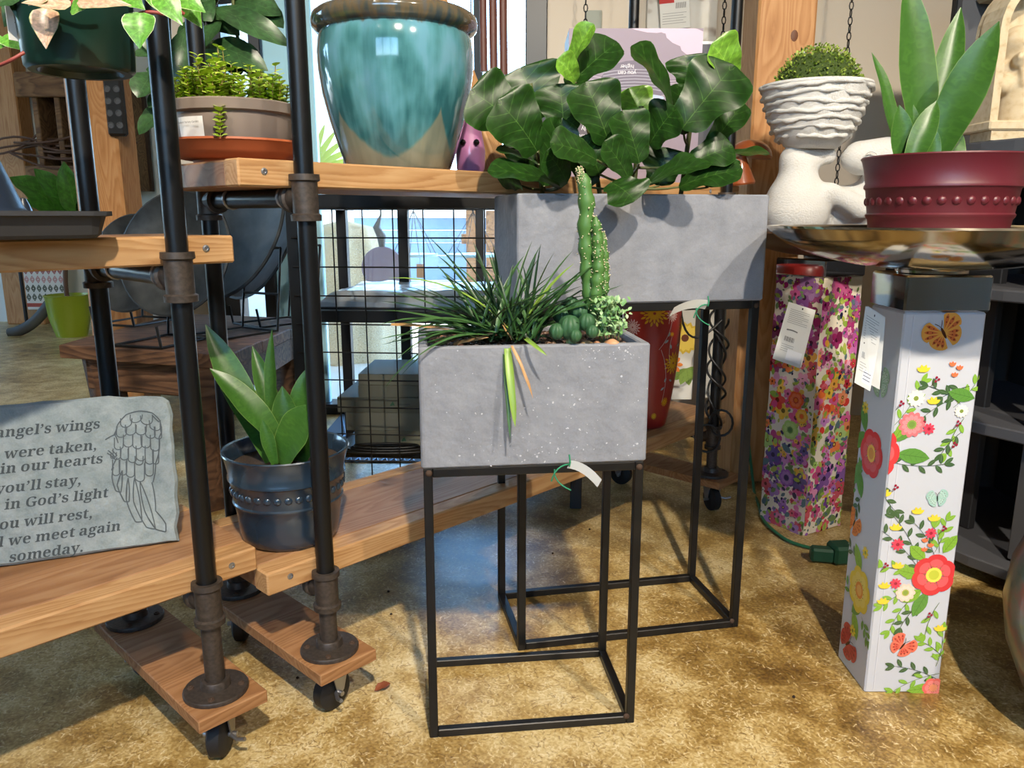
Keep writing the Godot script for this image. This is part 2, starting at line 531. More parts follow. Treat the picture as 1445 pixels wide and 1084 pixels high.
func make_materials():
	M.floor = mat(Color.WHITE, 0.36); M.floor.albedo_texture = floor_tex(); M.floor.metallic_specular = 0.6
	M.floor.normal_enabled = true; M.floor.normal_texture = bump(nz(0.02, 15, 3), 512, 3.0); M.floor.normal_scale = 0.25
	var fir := [rgb(146, 102, 60), rgb(170, 126, 80), rgb(184, 143, 97), rgb(194, 156, 110)]
	var t1 := wood_tex(fir, 11, 13.0)
	M.fir = tri_mat(mat(Color.WHITE, 0.62), t1, V3(0.45, 4.2, 4.2))
	M.fir_top = tri_mat(mat(Color(0.86, 0.82, 0.78), 0.55), wood_tex([rgb(146, 104, 68), rgb(168, 126, 88), rgb(182, 142, 104), rgb(194, 160, 124)], 12, 10.0), V3(0.5, 3.0, 3.0))
	M.plank_low = tri_mat(mat(Color(0.82, 0.78, 0.74), 0.7), wood_tex([rgb(150, 106, 66), rgb(178, 130, 84), rgb(196, 150, 104), rgb(206, 164, 120)], 13, 11.0), V3(0.6, 4.0, 4.0))
	M.post = tri_mat(mat(Color.WHITE, 0.6), wood_tex([rgb(146, 96, 50), rgb(166, 114, 64), rgb(178, 128, 78), rgb(186, 140, 92)], 14, 9.0), V3(3.4, 0.4, 3.4))
	M.bench = tri_mat(mat(Color.WHITE, 0.75), wood_tex([rgb(44, 28, 18), rgb(72, 48, 32), rgb(98, 68, 46), rgb(120, 92, 70)], 15), V3(0.6, 4.0, 4.0))
	M.pallet = tri_mat(mat(Color(0.9, 0.85, 0.8), 0.8), wood_tex([rgb(80, 56, 34), rgb(116, 84, 52), rgb(140, 106, 70), rgb(150, 120, 84)], 16), V3(0.8, 3.0, 3.0))
	M.pipe = mat(rgb(17, 18, 20), 0.36, 0.2)
	M.fitting = tri_mat(mat(Color.WHITE, 0.5, 0.45), ramp_tex(nz(0.05, 21), [rgb(60, 54, 50), rgb(74, 66, 60), rgb(86, 76, 70)]), V3(9, 9, 9))
	M.iron = tri_mat(mat(Color.WHITE, 0.42, 0.2), ramp_tex(nz(0.02, 22), [rgb(12, 12, 13), rgb(17, 17, 18), rgb(22, 21, 21), rgb(30, 26, 23)]), V3(3, 3, 3))
	M.rust = mat(rgb(74, 56, 44), 0.85, 0.2)
	M.black = mat(rgb(16, 17, 19), 0.45)
	M.black_gloss = mat(rgb(14, 15, 18), 0.25)
	M.zinc = mat(rgb(170, 172, 178), 0.35, 0.9)
	M.rubber = mat(rgb(26, 26, 28), 0.6)
	M.concrete = tri_mat(mat(Color.WHITE, 0.8), ramp_tex(nz(0.012, 23, 5), [rgb(116, 119, 127), rgb(127, 130, 138), rgb(135, 138, 146), rgb(144, 147, 153)], 512, nz(0.2, 24, 2), 0.35), V3(3, 3, 3))
	M.concrete.normal_enabled = true; M.concrete.normal_texture = bump(nz(0.08, 25, 3), 256, 2.0); M.concrete.normal_scale = 0.35
	M.lime = mat(rgb(214, 216, 220), 0.9)
	M.wall = mat(rgb(196, 186, 172), 0.9)
	M.wall_pale = mat(rgb(206, 206, 198), 0.9)
	M.ceiling = mat(rgb(206, 200, 190), 0.9)
	M.frame = mat(rgb(30, 33, 38), 0.4)
	M.jamb = mat(rgb(150, 196, 214), 0.5)
	M.glass = mat(Color(0.9, 0.97, 1.0, 0.06), 0.02); M.glass.transparency = BaseMaterial3D.TRANSPARENCY_ALPHA
	M.fig = mat(Color(0.9, 0.9, 0.86), 0.36, 0.0, 0.4); M.fig.albedo_texture = vein_tex(rgb(32, 64, 20), rgb(94, 130, 62), rgb(52, 88, 38), 6, 0.3, 0.55); M.fig.backlight = Color(0.12, 0.2, 0.05)
	M.fig_new = mat(Color.WHITE, 0.35); M.fig_new.albedo_texture = vein_tex(rgb(98, 142, 44), rgb(150, 184, 84), rgb(124, 164, 60), 6, 0.3, 0.6); M.fig_new.backlight = Color(0.3, 0.4, 0.1)
	M.snake = mat(Color(0.84, 0.88, 0.8), 0.38); M.snake.albedo_texture = snake_tex(); M.snake.backlight = Color(0.08, 0.12, 0.04)
	M.vc = mat(Color.WHITE, 0.5); M.vc.vertex_color_use_as_albedo = true
	M.vc_gloss = mat(Color.WHITE, 0.22); M.vc_gloss.vertex_color_use_as_albedo = true
	M.vc_leaf = mat(Color.WHITE, 0.4); M.vc_leaf.vertex_color_use_as_albedo = true; M.vc_leaf.backlight = Color(0.2, 0.25, 0.08)
	M.stem = mat(rgb(86, 92, 50), 0.6)
	M.soil = tri_mat(mat(Color.WHITE, 0.95), ramp_tex(nz(0.12, 26), [rgb(30, 22, 16), rgb(56, 42, 30), rgb(88, 70, 54)]), V3(12, 12, 12))
	M.white = mat(rgb(196, 199, 207), 0.35)
	M.paper = mat(rgb(226, 226, 222), 0.8)
	M.ink = mat(rgb(46, 50, 56), 0.8)
	M.dark_plastic = mat(rgb(52, 53, 56), 0.55)
	M.metal_dish = mat(rgb(196, 186, 170), 0.12, 1.0)
	M.chrome = mat(rgb(206, 206, 208), 0.05, 1.0)
	M.twine = mat(rgb(40, 132, 96), 0.7)

# ---------------------------------------------------------------- the room
func build_structure():
	var st := ns()
	for q in [[-6.2, -2.95, -3.25, 3.4], [-6.2, -5.7, -1.2, -2.95], [-3.25, -2.95, 2.7, 3.4]]:
		var c := V3((q[0] + q[2]) * 0.5, -0.06, (q[1] + q[3]) * 0.5)
		var s := V3(q[2] - q[0], 0.12, q[3] - q[1])
		for f in [[0, 0], [1, 0], [1, 1], [0, 0], [1, 1], [0, 1]]:
			var p := V3(lerpf(q[0], q[2], f[0]), 0, lerpf(q[1], q[3], f[1]))
			st.set_uv(V((p.x + 1.6) / 3.2, (p.z + 3.5) / 3.2)); st.set_normal(Vector3.UP); st.add_vertex(p)
		for f in [[0, 0], [1, 1], [1, 0], [0, 0], [0, 1], [1, 1]]:
			st.set_uv(V(0, 0)); st.add_vertex(V3(lerpf(q[0], q[2], f[0]), -0.12, lerpf(q[1], q[3], f[1])))
	st.generate_normals(); st.generate_tangents()
	var fl := inst(st.commit(), "floor", M.floor, self); fl.set_meta("kind", "structure")
	struct(bx(V3(-1.75, 3.06, -1.2), V3(9.2, 0.12, 9.4)), "ceiling", M.ceiling)
	struct(bx(V3(1.44, 1.5, -2.98), V3(2.64, 3.0, 0.14)), "wall_back", M.wall)
	var hd := ns(); box(hd, V3(-0.54, 2.72, -2.98), V3(1.32, 0.56, 0.14)); box(hd, V3(-1.16, 1.5, -2.98), V3(0.14, 3.0, 0.14))
	struct(hd, "wall_window_head", M.wall)
	struct(bx(V3(-1.2, 1.5, -4.35), V3(0.14, 3.0, 2.6)), "wall_return", M.wall_pale)
	struct(bx(V3(-3.7, 1.5, -5.72), V3(5.1, 3.0, 0.14)), "wall_back_left", M.wall_pale)
	var wl := ns()
	box(wl, V3(-6.2, 0.25, -1.2), V3(0.14, 0.5, 9.2)); box(wl, V3(-6.2, 2.8, -1.2), V3(0.14, 0.4, 9.2))
	box(wl, V3(-6.2, 1.55, -5.4), V3(0.14, 2.1, 0.8)); box(wl, V3(-6.2, 1.55, 0.2), V3(0.14, 2.1, 6.4))
	struct(wl, "wall_left", M.wall_pale)
	var f3 := ns()
	for z in [-4.97, -3.03]: box(f3, V3(-6.2, 1.55, z), V3(0.1, 2.1, 0.06), 0.004)
	for y in [0.53, 2.57]: box(f3, V3(-6.2, y, -4.0), V3(0.1, 0.06, 1.9), 0.004)
	var w3 := struct(f3, "window_3", M.frame)
	for z in [-4.0]: part(bx(V3(-6.2, 1.55, z), V3(0.006, 1.98, 1.86)), "pane", M.glass, w3)
	struct(bx(V3(2.72, 1.5, 0.2), V3(0.14, 3.0, 6.5)), "wall_right", M.wall)
	var fw := ns()
	box(fw, V3(-1.75, 0.6, 3.35), V3(9.0, 1.2, 0.14)); box(fw, V3(-1.75, 2.75, 3.35), V3(9.0, 0.5, 0.14))
	box(fw, V3(-4.1, 1.85, 3.35), V3(4.2, 1.3, 0.14)); box(fw, V3(1.75, 1.85, 3.35), V3(1.9, 1.3, 0.14))
	struct(fw, "wall_front", M.wall)
	# shop window behind the camera
	var f := ns()
	for x in [-1.97, -1.05, -0.15, 0.77]: box(f, V3(x, 1.85, 3.35), V3(0.06, 1.3, 0.1), 0.004)
	for y in [1.23, 2.47]: box(f, V3(-0.6, y, 3.35), V3(2.74, 0.06, 0.1), 0.004)
	var w2 := struct(f, "window_2", M.frame)
	for i in 3: part(bx(V3([-1.51, -0.6, 0.31][i], 1.85, 3.35), V3(0.86, 1.18, 0.006)), "pane", M.glass, w2)
	# glazed doors to the yard
	f = ns()
	box(f, V3(-1.05, 1.2, -2.97), V3(0.06, 2.4, 0.1), 0.003); box(f, V3(0.085, 1.2, -2.96), V3(0.075, 2.4, 0.12), 0.003)
	box(f, V3(-0.49, 2.42, -2.97), V3(1.2, 0.06, 0.1), 0.003); box(f, V3(-0.49, 0.02, -2.97), V3(1.2, 0.04, 0.1), 0.003)
	box(f, V3(-0.905, 1.2, -2.97), V3(0.04, 2.4, 0.1), 0.003); box(f, V3(-0.12, 1.2, -2.97), V3(0.03, 2.4, 0.06), 0.003)
	var w1 := struct(f, "window_1", M.frame)
	part(bx(V3(-0.835, 1.2, -2.965), V3(0.09, 2.36, 0.07), 0.004), "door_jamb", M.jamb, w1)
	part(bx(V3(-0.74, 1.2, -2.975), V3(0.06, 2.36, 0.04), 0.004), "door_stile", M.jamb, w1)
	part(bx(V3(-0.978, 1.2, -2.975), V3(0.09, 2.34, 0.006)), "pane", M.glass, w1)
	part(bx(V3(-0.42, 1.2, -2.975), V3(0.58, 2.34, 0.006)), "pane", M.glass, w1)
	part(bx(V3(-0.02, 1.2, -2.975), V3(0.16, 2.34, 0.006)), "pane", M.glass, w1)
	# timber posts that carry the roof
	var p1 := thing("timber_post", "tall varnished fir post with dark knots behind the concrete planter", "post", V3(0.7, 0, -2.2))
	part(bx(V3(0, 1.5, 0), V3(0.15, 3.0, 0.14), 0.006), "post", M.post, p1)
	for k in [[0.02, 1.2], [-0.03, 1.05], [0.04, 0.93], [-0.02, 0.68], [0.03, 1.33]]:
		var s2 := ns(); lathe(s2, [V(0, 0.0708), V(0.008, 0.0708), V(0.0095, 0.0702)], 12, Transform3D(Basis(V3(1, 0, 0), V3(0, 0, 1), V3(0, -1.5, 0)), V3(k[0], k[1], 0)))
		part(s2, "knot", mat(rgb(96, 54, 26), 0.6), p1)
	var s3 := ns(); lathe(s3, [V(0, 0.074), V(0.004, 0.073), V(0.0045, 0.0705)], 10, Transform3D(Basis(V3(1, 0, 0), V3(0, 0, 1), V3(0, -1, 0)), V3(0.05, 1.16, 0)))
	part(s3, "screw", M.zinc, p1)
	var p2 := thing("timber_post", "timber post carrying the black power strip at the back left", "post", V3(-1.48, 0, -2.95))
	part(bx(V3(0, 1.5, 0), V3(0.17, 3.0, 0.15), 0.008), "post", M.post, p2)
	var p3 := thing("timber_post", "leftmost timber post beside the wooden pallet planter", "post", V3(-3.44, 0, -5.56))
	part(bx(V3(0, 1.5, 0), V3(0.27, 3.0, 0.15), 0.008), "post", M.post, p3)

func build_track_lights():
	var tr := thing("light_track", "white ceiling light track above the shop floor", "track light", V3(0, 2.97, 1.05))
	part(bx(V3(0, 0, 0), V3(3.6, 0.03, 0.04), 0.004), "track", M.white, tr)
	for k in [[0.35, 0.2, -1.35, 11.5, "middle"], [-1.1, -1.9, -3.9, 5.0, "left"], [1.45, 1.3, -2.5, 7.0, "right"]]:
		var o := thing("spotlight", "white can spotlight on the ceiling track, %s one of three" % k[4], "spotlight", V3(k[0], 2.72, 1.05), 0.0, "track spotlights")
		var d := (V3(k[1], 0.3, k[2]) - o.position).normalized()
		var bs := Basis.looking_at(d)
		var xf := Transform3D(bs * Basis(V3(1, 0, 0), V3(0, 0, 1), V3(0, -1, 0)), Vector3.ZERO)
		var st := ns(); lathe(st, [V(0, 0.11), V(0.045, 0.1), V(0.05, -0.05), V(0.046, -0.05), V(0.042, 0.07), V(0, 0.07)], 20, xf)
		part(st, "can", M.white, o)
		part(rod(V3(0, 0.03, 0), V3(0, 0.25, 0), 0.012), "stem", M.white, o)
		var lens := mat(rgb(255, 244, 226), 0.4); lens.emission_enabled = true; lens.emission = Color(1.0, 0.9, 0.75); lens.emission_energy_multiplier = 6.0
		st = ns(); lathe(st, [V(0, -0.038), V(0.043, -0.038), V(0.043, -0.03), V(0, -0.03)], 20, xf)
		part(st, "lens", lens, o)
		var sp := SpotLight3D.new(); sp.name = "lamp"; o.add_child(sp)
		sp.position = d * 0.07; sp.basis = bs
		sp.light_energy = k[3]; sp.light_color = Color(1.0, 0.945, 0.86); sp.light_size = 0.045; sp.spot_range = 12.0; sp.spot_attenuation = 2.0
		sp.spot_angle = 38.0; sp.spot_angle_attenuation = 0.6; sp.shadow_enabled = true

# ---------------------------------------------------------------- pipe shelving
var mesh_tee: Mesh
var mesh_flange: Mesh
var mesh_screw: Mesh
var mesh_bolt: Mesh
func fit_meshes():
	var st := ns()
	lathe(st, [V(0.0138, -0.031), V(0.0205, -0.031), V(0.021, -0.023), V(0.0175, -0.021), V(0.0175, 0.021), V(0.021, 0.023), V(0.0205, 0.031), V(0.0138, 0.031)], 20)
	var xf := Transform3D(Basis(V3(1, 0, 0), V3(0, 0, -1), V3(0, 1, 0)), Vector3.ZERO)
	lathe(st, [V(0.015, 0.008), V(0.0165, 0.026), V(0.02, 0.028), V(0.02, 0.036), V(0.0138, 0.036)], 20, xf)
	st.generate_normals(); mesh_tee = st.commit()
	st = ns()
	lathe(st, [V(0, 0), V(0.044, 0), V(0.0445, 0.004), V(0.043, 0.0065), V(0.03, 0.007), V(0.0205, 0.0085), V(0.0195, 0.018), V(0.0185, 0.0195), V(0.0138, 0.0195)], 28)
	st.generate_normals(); mesh_flange = st.commit()
	st = ns()
	lathe(st, [V(0, 0.0105), V(0.002, 0.0105), V(0.0022, 0.0092), V(0.0042, 0.009), V(0.0052, 0.0062)], 10)
	st.generate_normals(); mesh_bolt = st.commit()
	st = ns()
	lathe(st, [V(0, 0.0004), V(0.0022, 0.0004), V(0.0026, 0.0018), V(0.0046, 0.0012), V(0.005, 0.0)], 12)
	st.generate_normals(); mesh_screw = st.commit()
func caster(o: Node3D, x: float, z: float, turn: float, top: float):
	var st := ns()
	var r := 0.031
	box(st, V3(0, top - 0.002, 0), V3(0.055, 0.004, 0.045), 0.001)
	lathe(st, [V(0, top - 0.012), V(0.02, top - 0.012), V(0.021, top - 0.006), V(0.015, top - 0.003)], 16)
	for s in [-1, 1]:
		prism(st, PackedVector2Array([V(-0.016, 0.0), V(0.016, 0.0), V(0.008, top - 0.012 - r), V(0.0, top - 0.006 - r), V(-0.006, top - 0.012 - r)]), -0.001, 0.001, Transform3D(Basis(V3(0, 0, 1), V3(1, 0, 0), V3(0, -1, 0)), V3(s * 0.0165, top - 0.01, 0)))
	var c := part(st, "caster", M.zinc, o, Transform3D(Basis(Vector3.UP, turn), V3(x, 0, z)))
	st = ns()
	lathe(st, [V(0, -0.012), V(r * 0.8, -0.012), V(r, -0.008), V(r, 0.008), V(r * 0.8, 0.012), V(0, 0.012)], 24, Transform3D(Basis(V3(0, -1, 0), V3(1, 0, 0), V3(0, 0, 1)), V3(0, r, 0.004)))
	part(st, "wheel", M.rubber, c)
	st = ns(); tube(st, [V3(-0.024, r, 0.004), V3(0.024, r, 0.004)], 0.004, 8)
	tube(st, [V3(0.018, r + 0.004, 0.012), V3(0.03, r + 0.002, 0.02), V3(0.042, r + 0.006, 0.024)], 0.003, 6)
	part(st, "axle", M.zinc, c)
func shelf_unit(o: Node3D, xs: Array, x0: float, x1: float, tops: Array, D: float, turns: Array):
	var th := 0.036
	for i in xs.size():
		var x: float = xs[i]
		part(bx(V3(x, 0.0855, -D * 0.5 + 0.002), V3(0.1, 0.019, D + 0.1), 0.0015), "caster_board", M.plank_low, o)
		caster(o, x, 0.005, turns[i], 0.076); caster(o, x, -D, turns[i] + 0.7, 0.076)
		for z in [0.0, -D]:
			var fl := inst(mesh_flange, "floor_flange", M.fitting, o, Transform3D(Basis(), V3(x, 0.095, z)))
			for k in 4:
				var a := TAU * (k + 0.4) / 4
				inst(mesh_bolt, "bolt", M.rust, fl, Transform3D(Basis(), V3(cos(a) * 0.034, 0, sin(a) * 0.034)))
			var lowt: float = tops[0] - th - 0.0135
			part(rod(V3(x, 0.1, z), V3(x, lowt, z), 0.0132, 16), "pipe_nipple", M.fitting, o)
			part(rod(V3(x, lowt, z), V3(x, 1.5, z), 0.0133, 16), "upright_pipe", M.pipe, o)
			for y in tops:
				inst(mesh_tee, "pipe_tee", M.fitting, o, Transform3D(Basis(Vector3.UP, 0.0 if z == 0.0 else PI), V3(x, y - th - 0.0135, z)))
		for y in tops:
			part(rod(V3(x, y - th - 0.0135, -0.02), V3(x, y - th - 0.0135, -D + 0.02), 0.0133, 14), "cross_pipe", M.pipe, o)
			for zz in [0.05, D - 0.08]:
				var st := ns(); tube(st, ring(V3(x, y - th - 0.0125, -zz), V3(0, 1, 0), V3(1, 0, 0), 0.0146, 12), 0.0022, 6, false, true)
				part(st, "pipe_strap", M.zinc, o)
		part(rod(V3(x, 1.5, 0), V3(x, 1.5, -D), 0.0133, 14), "top_pipe", M.pipe, o)
	part(rod(V3(xs[0], 1.5, 0), V3(xs[1], 1.5, 0), 0.0133, 14), "top_pipe", M.pipe, o)
	for y in tops:
		var cx := (x0 + x1) * 0.5
		var L := x1 - x0
		var b := [[-0.016, -0.054], [-0.055, -0.2345], [-0.2355, -D + 0.0145]]
		for k in 3:
			var d: float = b[k][0] - b[k][1]
			var lo := 0.0 if k == 0 else 0.0008 * k
			part(bx(V3(cx + 0.002 * k, y - th * 0.5 - lo * 0.5, (b[k][0] + b[k][1]) * 0.5), V3(L, th - lo, d), 0.0025), "plank", M.fir if k != 1 else M.fir_top, o)
		for x in xs:
			inst(mesh_screw, "screw", M.zinc, o, Transform3D(Basis(V3(1, 0, 0), V3(0, 0, 1), V3(0, -1, 0)), V3(x + (0.045 if o.name == "shelving_unit" else -0.05), y - 0.016, -0.0163)))
func build_shelving():
	fit_meshes()
	var th := atan2(0.7238, 0.69)
	var a := thing("shelving_unit", "left rolling pipe shelving holding the engraved stone and black tray", "shelving", V3(-0.418, 0, -0.986), th)
	shelf_unit(a, [0.0, -1.16], -1.26, 0.084, [0.28, 0.725], 0.287, [-0.81, 0.4])
	var b := thing("shelving_unit", "rolling pipe shelving under the big teal glazed pot", "shelving", V3(-0.282, 0, -1.093), th)
	shelf_unit(b, [0.0, 1.158], -0.087, 1.25, [0.245, 0.824], 0.287, [-1.4, -0.5])

# ---------------------------------------------------------------- concrete planters on iron stands
func rrect(x0: float, x1: float, z0: float, z1: float, ins: float, r: float, y: float) -> Array:
	var o := []
	var rr := maxf(r - ins, 0.0008)
	for q in [[x1 - ins - rr, z1 - ins - rr, 0], [x0 + ins + rr, z1 - ins - rr, 1], [x0 + ins + rr, z0 + ins + rr, 2], [x1 - ins - rr, z0 + ins + rr, 3]]:
		for k in 4:
			var t: float = PI * 0.5 * (q[2] + k / 3.0)
			o.append(V3(q[0] + cos(t) * rr, y, q[1] + sin(t) * rr))
	return o
func tub(st: SurfaceTool, w: float, d: float, y0: float, y1: float, t: float, deep: float):
	var rs := []
	for q in [[0.003, y0], [0.0, y0 + 0.003], [0.0, y1 - 0.0025], [0.0025, y1], [t - 0.002, y1], [t, y1 - 0.002], [t, y1 - deep]]: rs.append(rrect(0, w, -d, 0, q[0], 0.006, q[1]))
	st.set_smooth_group(-1)
	for i in rs.size() - 1:
		for k in rs[i].size():
			var k2: int = (k + 1) % rs[i].size()
			var a: Vector3 = rs[i][k]; var b: Vector3 = rs[i][k2]; var c: Vector3 = rs[i + 1][k2]; var e: Vector3 = rs[i + 1][k]
			tri(st, a, b, c); tri(st, a, c, e)
	for i in [0, rs.size() - 1]:
		for k in range(1, rs[i].size() - 1):
			if i == 0: tri(st, rs[i][0], rs[i][k + 1], rs[i][k])
			else: tri(st, rs[i][0], rs[i][k], rs[i][k + 1])
func stand(o: Node3D, w: float, d: float, h: float, t: float):
	for x in [t * 0.5, w - t * 0.5]:
		for z in [-t * 0.5, -d + t * 0.5]:
			part(bx(V3(x, h * 0.5, z), V3(t, h, t), 0.0012), "leg", M.iron, o)
		for y in [t * 0.5, h - t * 0.5]: part(bx(V3(x, y, -d * 0.5), V3(t, t, d - 2 * t), 0.0012), "side_bar", M.iron, o)
	for z in [-t * 0.5, -d + t * 0.5]:
		for y in [t * 0.5, h - t * 0.5]: part(bx(V3(w * 0.5, y, z), V3(w - 2 * t, t, t), 0.0012), "rail", M.iron, o)
	for q in [[w - t * 0.5, h - 0.008], [t * 0.6, h - 0.006], [w - t, t]]:
		var st := ns(); lathe(st, [V(0, 0.0022), V(0.003, 0.0018), V(0.0046, 0.0004), V(0.005, -0.001)], 9, Transform3D(Basis(V3(1, 0, 0), V3(0, 0, 1), V3(0, -1, 0)), V3(q[0], q[1], 0.0)))
		part(st, "weld", M.rust, o)
func build_planters():
	var w := 0.3076; var d := 0.195
	var pos := V3(-0.1205, 0, -1.0096); var yaw := 0.1156
	var s := thing("planter_stand", "shorter black iron frame stand under the succulent planter", "stand", pos, yaw)
	stand(s, w, d, 0.414, 0.0125)
	var b := thing("planter_box", "smaller grey concrete trough with white lime spots and grassy succulents", "planter", pos, yaw)
	var st := ns(); tub(st, w + 0.006, d, 0.4145, 0.582, 0.0125, 0.03)
	part(st, "trough", M.concrete, b, Transform3D(Basis(), V3(-0.003, 0, 0.003)))
	var pr1 := Print.new(func(p: Vector2, k: float): return V3(p.x, p.y + 0.415, 0.003 + k), w, 0.166)
	var r := RandomNumberGenerator.new(); r.seed = 77
	for k in 260:
		var c := V(r.randfn(0.17, 0.075), absf(r.randfn(0.02, 0.05)) + 0.004)
		if k % 5 == 0: c = V(r.randf_range(0.21, 0.3), r.randfn(0.155, 0.006))
		if k % 7 == 0: c = V(r.randf_range(0.0, 0.3), r.randf_range(0.0, 0.16))
		var sz := absf(r.randfn(0.0003, 0.0005)) + 0.0002
		pr1.oval(c, V(sz * r.randf_range(0.5, 1.3), sz * r.randf_range(0.4, 1.5)), r.randf() * 3.0, rgb(188, 190, 197), 6)
	part(pr1.st, "lime_spots", M.vc, b).set_meta("kind", "stuff")
	part(bx(V3(w * 0.5, 0.565, -d * 0.5 + 0.003), V3(w - 0.026, 0.012, d - 0.032)), "soil", M.soil, b)
	var g := ns()
	for k in 520:
		var p := V3(r.randf_range(0.018, w - 0.018), 0.572, r.randf_range(-d + 0.02, -0.014))
		var q := r.randf_range(0.003, 0.0065)
		var col: Color = [rgb(92, 66, 50), rgb(124, 98, 80), rgb(66, 54, 48), rgb(150, 112, 86), rgb(108, 84, 70)][k % 5]
		g.set_color(col.srgb_to_linear())
		pebble(g, p, q, r)
	var gr := part(g, "gravel", M.vc, b); gr.set_meta("kind", "stuff")
	var root := Transform3D(Basis(Vector3.UP, yaw), pos)
	for q in [[828, 480, 10.0, rgb(178, 144, 104)], [864, 480, 12.0, rgb(196, 146, 108)], [806, 481, 8.0, rgb(150, 130, 112)], [843, 466, 5.5, rgb(186, 130, 92)], [650, 484, 6.0, rgb(140, 86, 66)], [672, 484, 5.5, rgb(96, 84, 78)], [630, 485, 5.0, rgb(120, 92, 72)], [884, 481, 6.0, rgb(110, 92, 84)]]:
		var p := at(q[0], q[1], -1.045 - 0.025 * (481 - q[1]) / 15.0)
		p.y = 0.5755
		g = ns(); g.set_color(q[3].srgb_to_linear())
		pebble(g, V3(0, px(q[2], -1.05) * 0.45, 0), px(q[2], -1.05), r, 0.55)
		var o := part(g, "pebble", M.vc, self, Transform3D(Basis(), p))
		tag(o, "%s rounded pebble lying on the gravel of the small concrete trough" % ["large tan", "largest peach", "flat grey tan", "small orange", "reddish", "slate grey", "brown", "dark corner"][[828, 864, 806, 843, 650, 672, 630, 884].find(q[0])], "pebble", "pebbles in the small trough")
	# large one
	w = 0.4195; d = 0.203
	pos = V3(0.0111, 0, -1.2447); yaw = 0.1976
	s = thing("planter_stand", "taller black iron frame stand under the fiddle-leaf planter", "stand", pos, yaw)
	stand(s, w, d, 0.6095, 0.0135)
	b = thing("planter_box", "larger plain grey concrete trough planted with fiddle-leaf figs", "planter", pos, yaw)
	st = ns(); tub(st, w + 0.008, d + 0.004, 0.61, 0.7848, 0.014, 0.035)
	part(st, "trough", M.concrete, b, Transform3D(Basis(), V3(-0.004, 0, 0.004)))
	part(bx(V3(w * 0.5, 0.765, -d * 0.5), V3(w - 0.028, 0.014, d - 0.03)), "soil", M.soil, b)
	build_fig(); build_grass(); build_cacti()
	# tags tied on with green twine
	price_tag(at(803, 655, -1.0), at(846, 682, -0.975), 0.016, "small white price tag tied under the small concrete trough")
	price_tag(at(998, 430, -1.262), at(948, 440, -1.22), 0.019, "white price tag tied under the large concrete trough")
func pebble(st: SurfaceTool, c: Vector3, s: float, r: RandomNumberGenerator, flat := 0.75):
	var pts := []
	var ph := r.randf() * 6.0
	for j in 4:
		var lat_ := PI * (j + 0.5) / 4 - PI * 0.5
		for i in 6:
			var a := TAU * (i + 0.5 * (j % 2)) / 6 + ph
			pts.append(c + V3(cos(a) * cos(lat_) * s * r.randf_range(0.8, 1.1), sin(lat_) * s * flat, sin(a) * cos(lat_) * s * r.randf_range(0.7, 1.0)))
	st.set_smooth_group(1)
	var top := c + V3(0, s * flat, 0)
	var bot := c - V3(0, s * flat, 0)
	for i in 6:
		var i2 := (i + 1) % 6
		for j in 3: quado(st, pts[j * 6 + i], pts[j * 6 + i2], pts[j * 6 + 6 + i2], pts[j * 6 + 6 + i], c)
		trio(st, pts[18 + i], pts[18 + i2], top, c); trio(st, pts[i], pts[i2], bot, c)
func price_tag(knot: Vector3, far: Vector3, w: float, label: String):
	var o := thing("price_tag", label, "tag", knot)
	var st := ns()
	var v := far - knot
	var pts := bez(Vector3.ZERO, v * 0.5 + V3(0, 0.012, 0), v, 8)
	var sd := V3(w * 0.3, w * 0.75, w * 0.3)
	for i in 8:
		quado(st, pts[i] - sd * 0.5, pts[i] + sd * 0.5, pts[i + 1] + sd * 0.5, pts[i + 1] - sd * 0.5, V3(0, -1, 0))
		var dn := V3(0, -0.0006, 0.0002)
		quado(st, pts[i] - sd * 0.5 + dn, pts[i] + sd * 0.5 + dn, pts[i + 1] + sd * 0.5 + dn, pts[i + 1] - sd * 0.5 + dn, V3(0, 1, 0))
	part(st, "card", M.paper, o)
	st = ns()
	tube(st, [V3(0, 0.014, 0.002), V3(0.001, 0.004, 0.006), V3(0, -0.002, 0.004)], 0.0012, 5)
	tube(st, bez(Vector3.ZERO, V3(-0.02, 0.004, 0.02), V3(-0.024, -0.02, 0.012), 6), 0.0011, 5)
	tube(st, bez(V3(-0.02, -0.004, 0.01), V3(-0.022, -0.022, 0.012), V3(0.002, -0.032, 0.014), 6), 0.001, 5)
	part(st, "twine", M.twine, o)
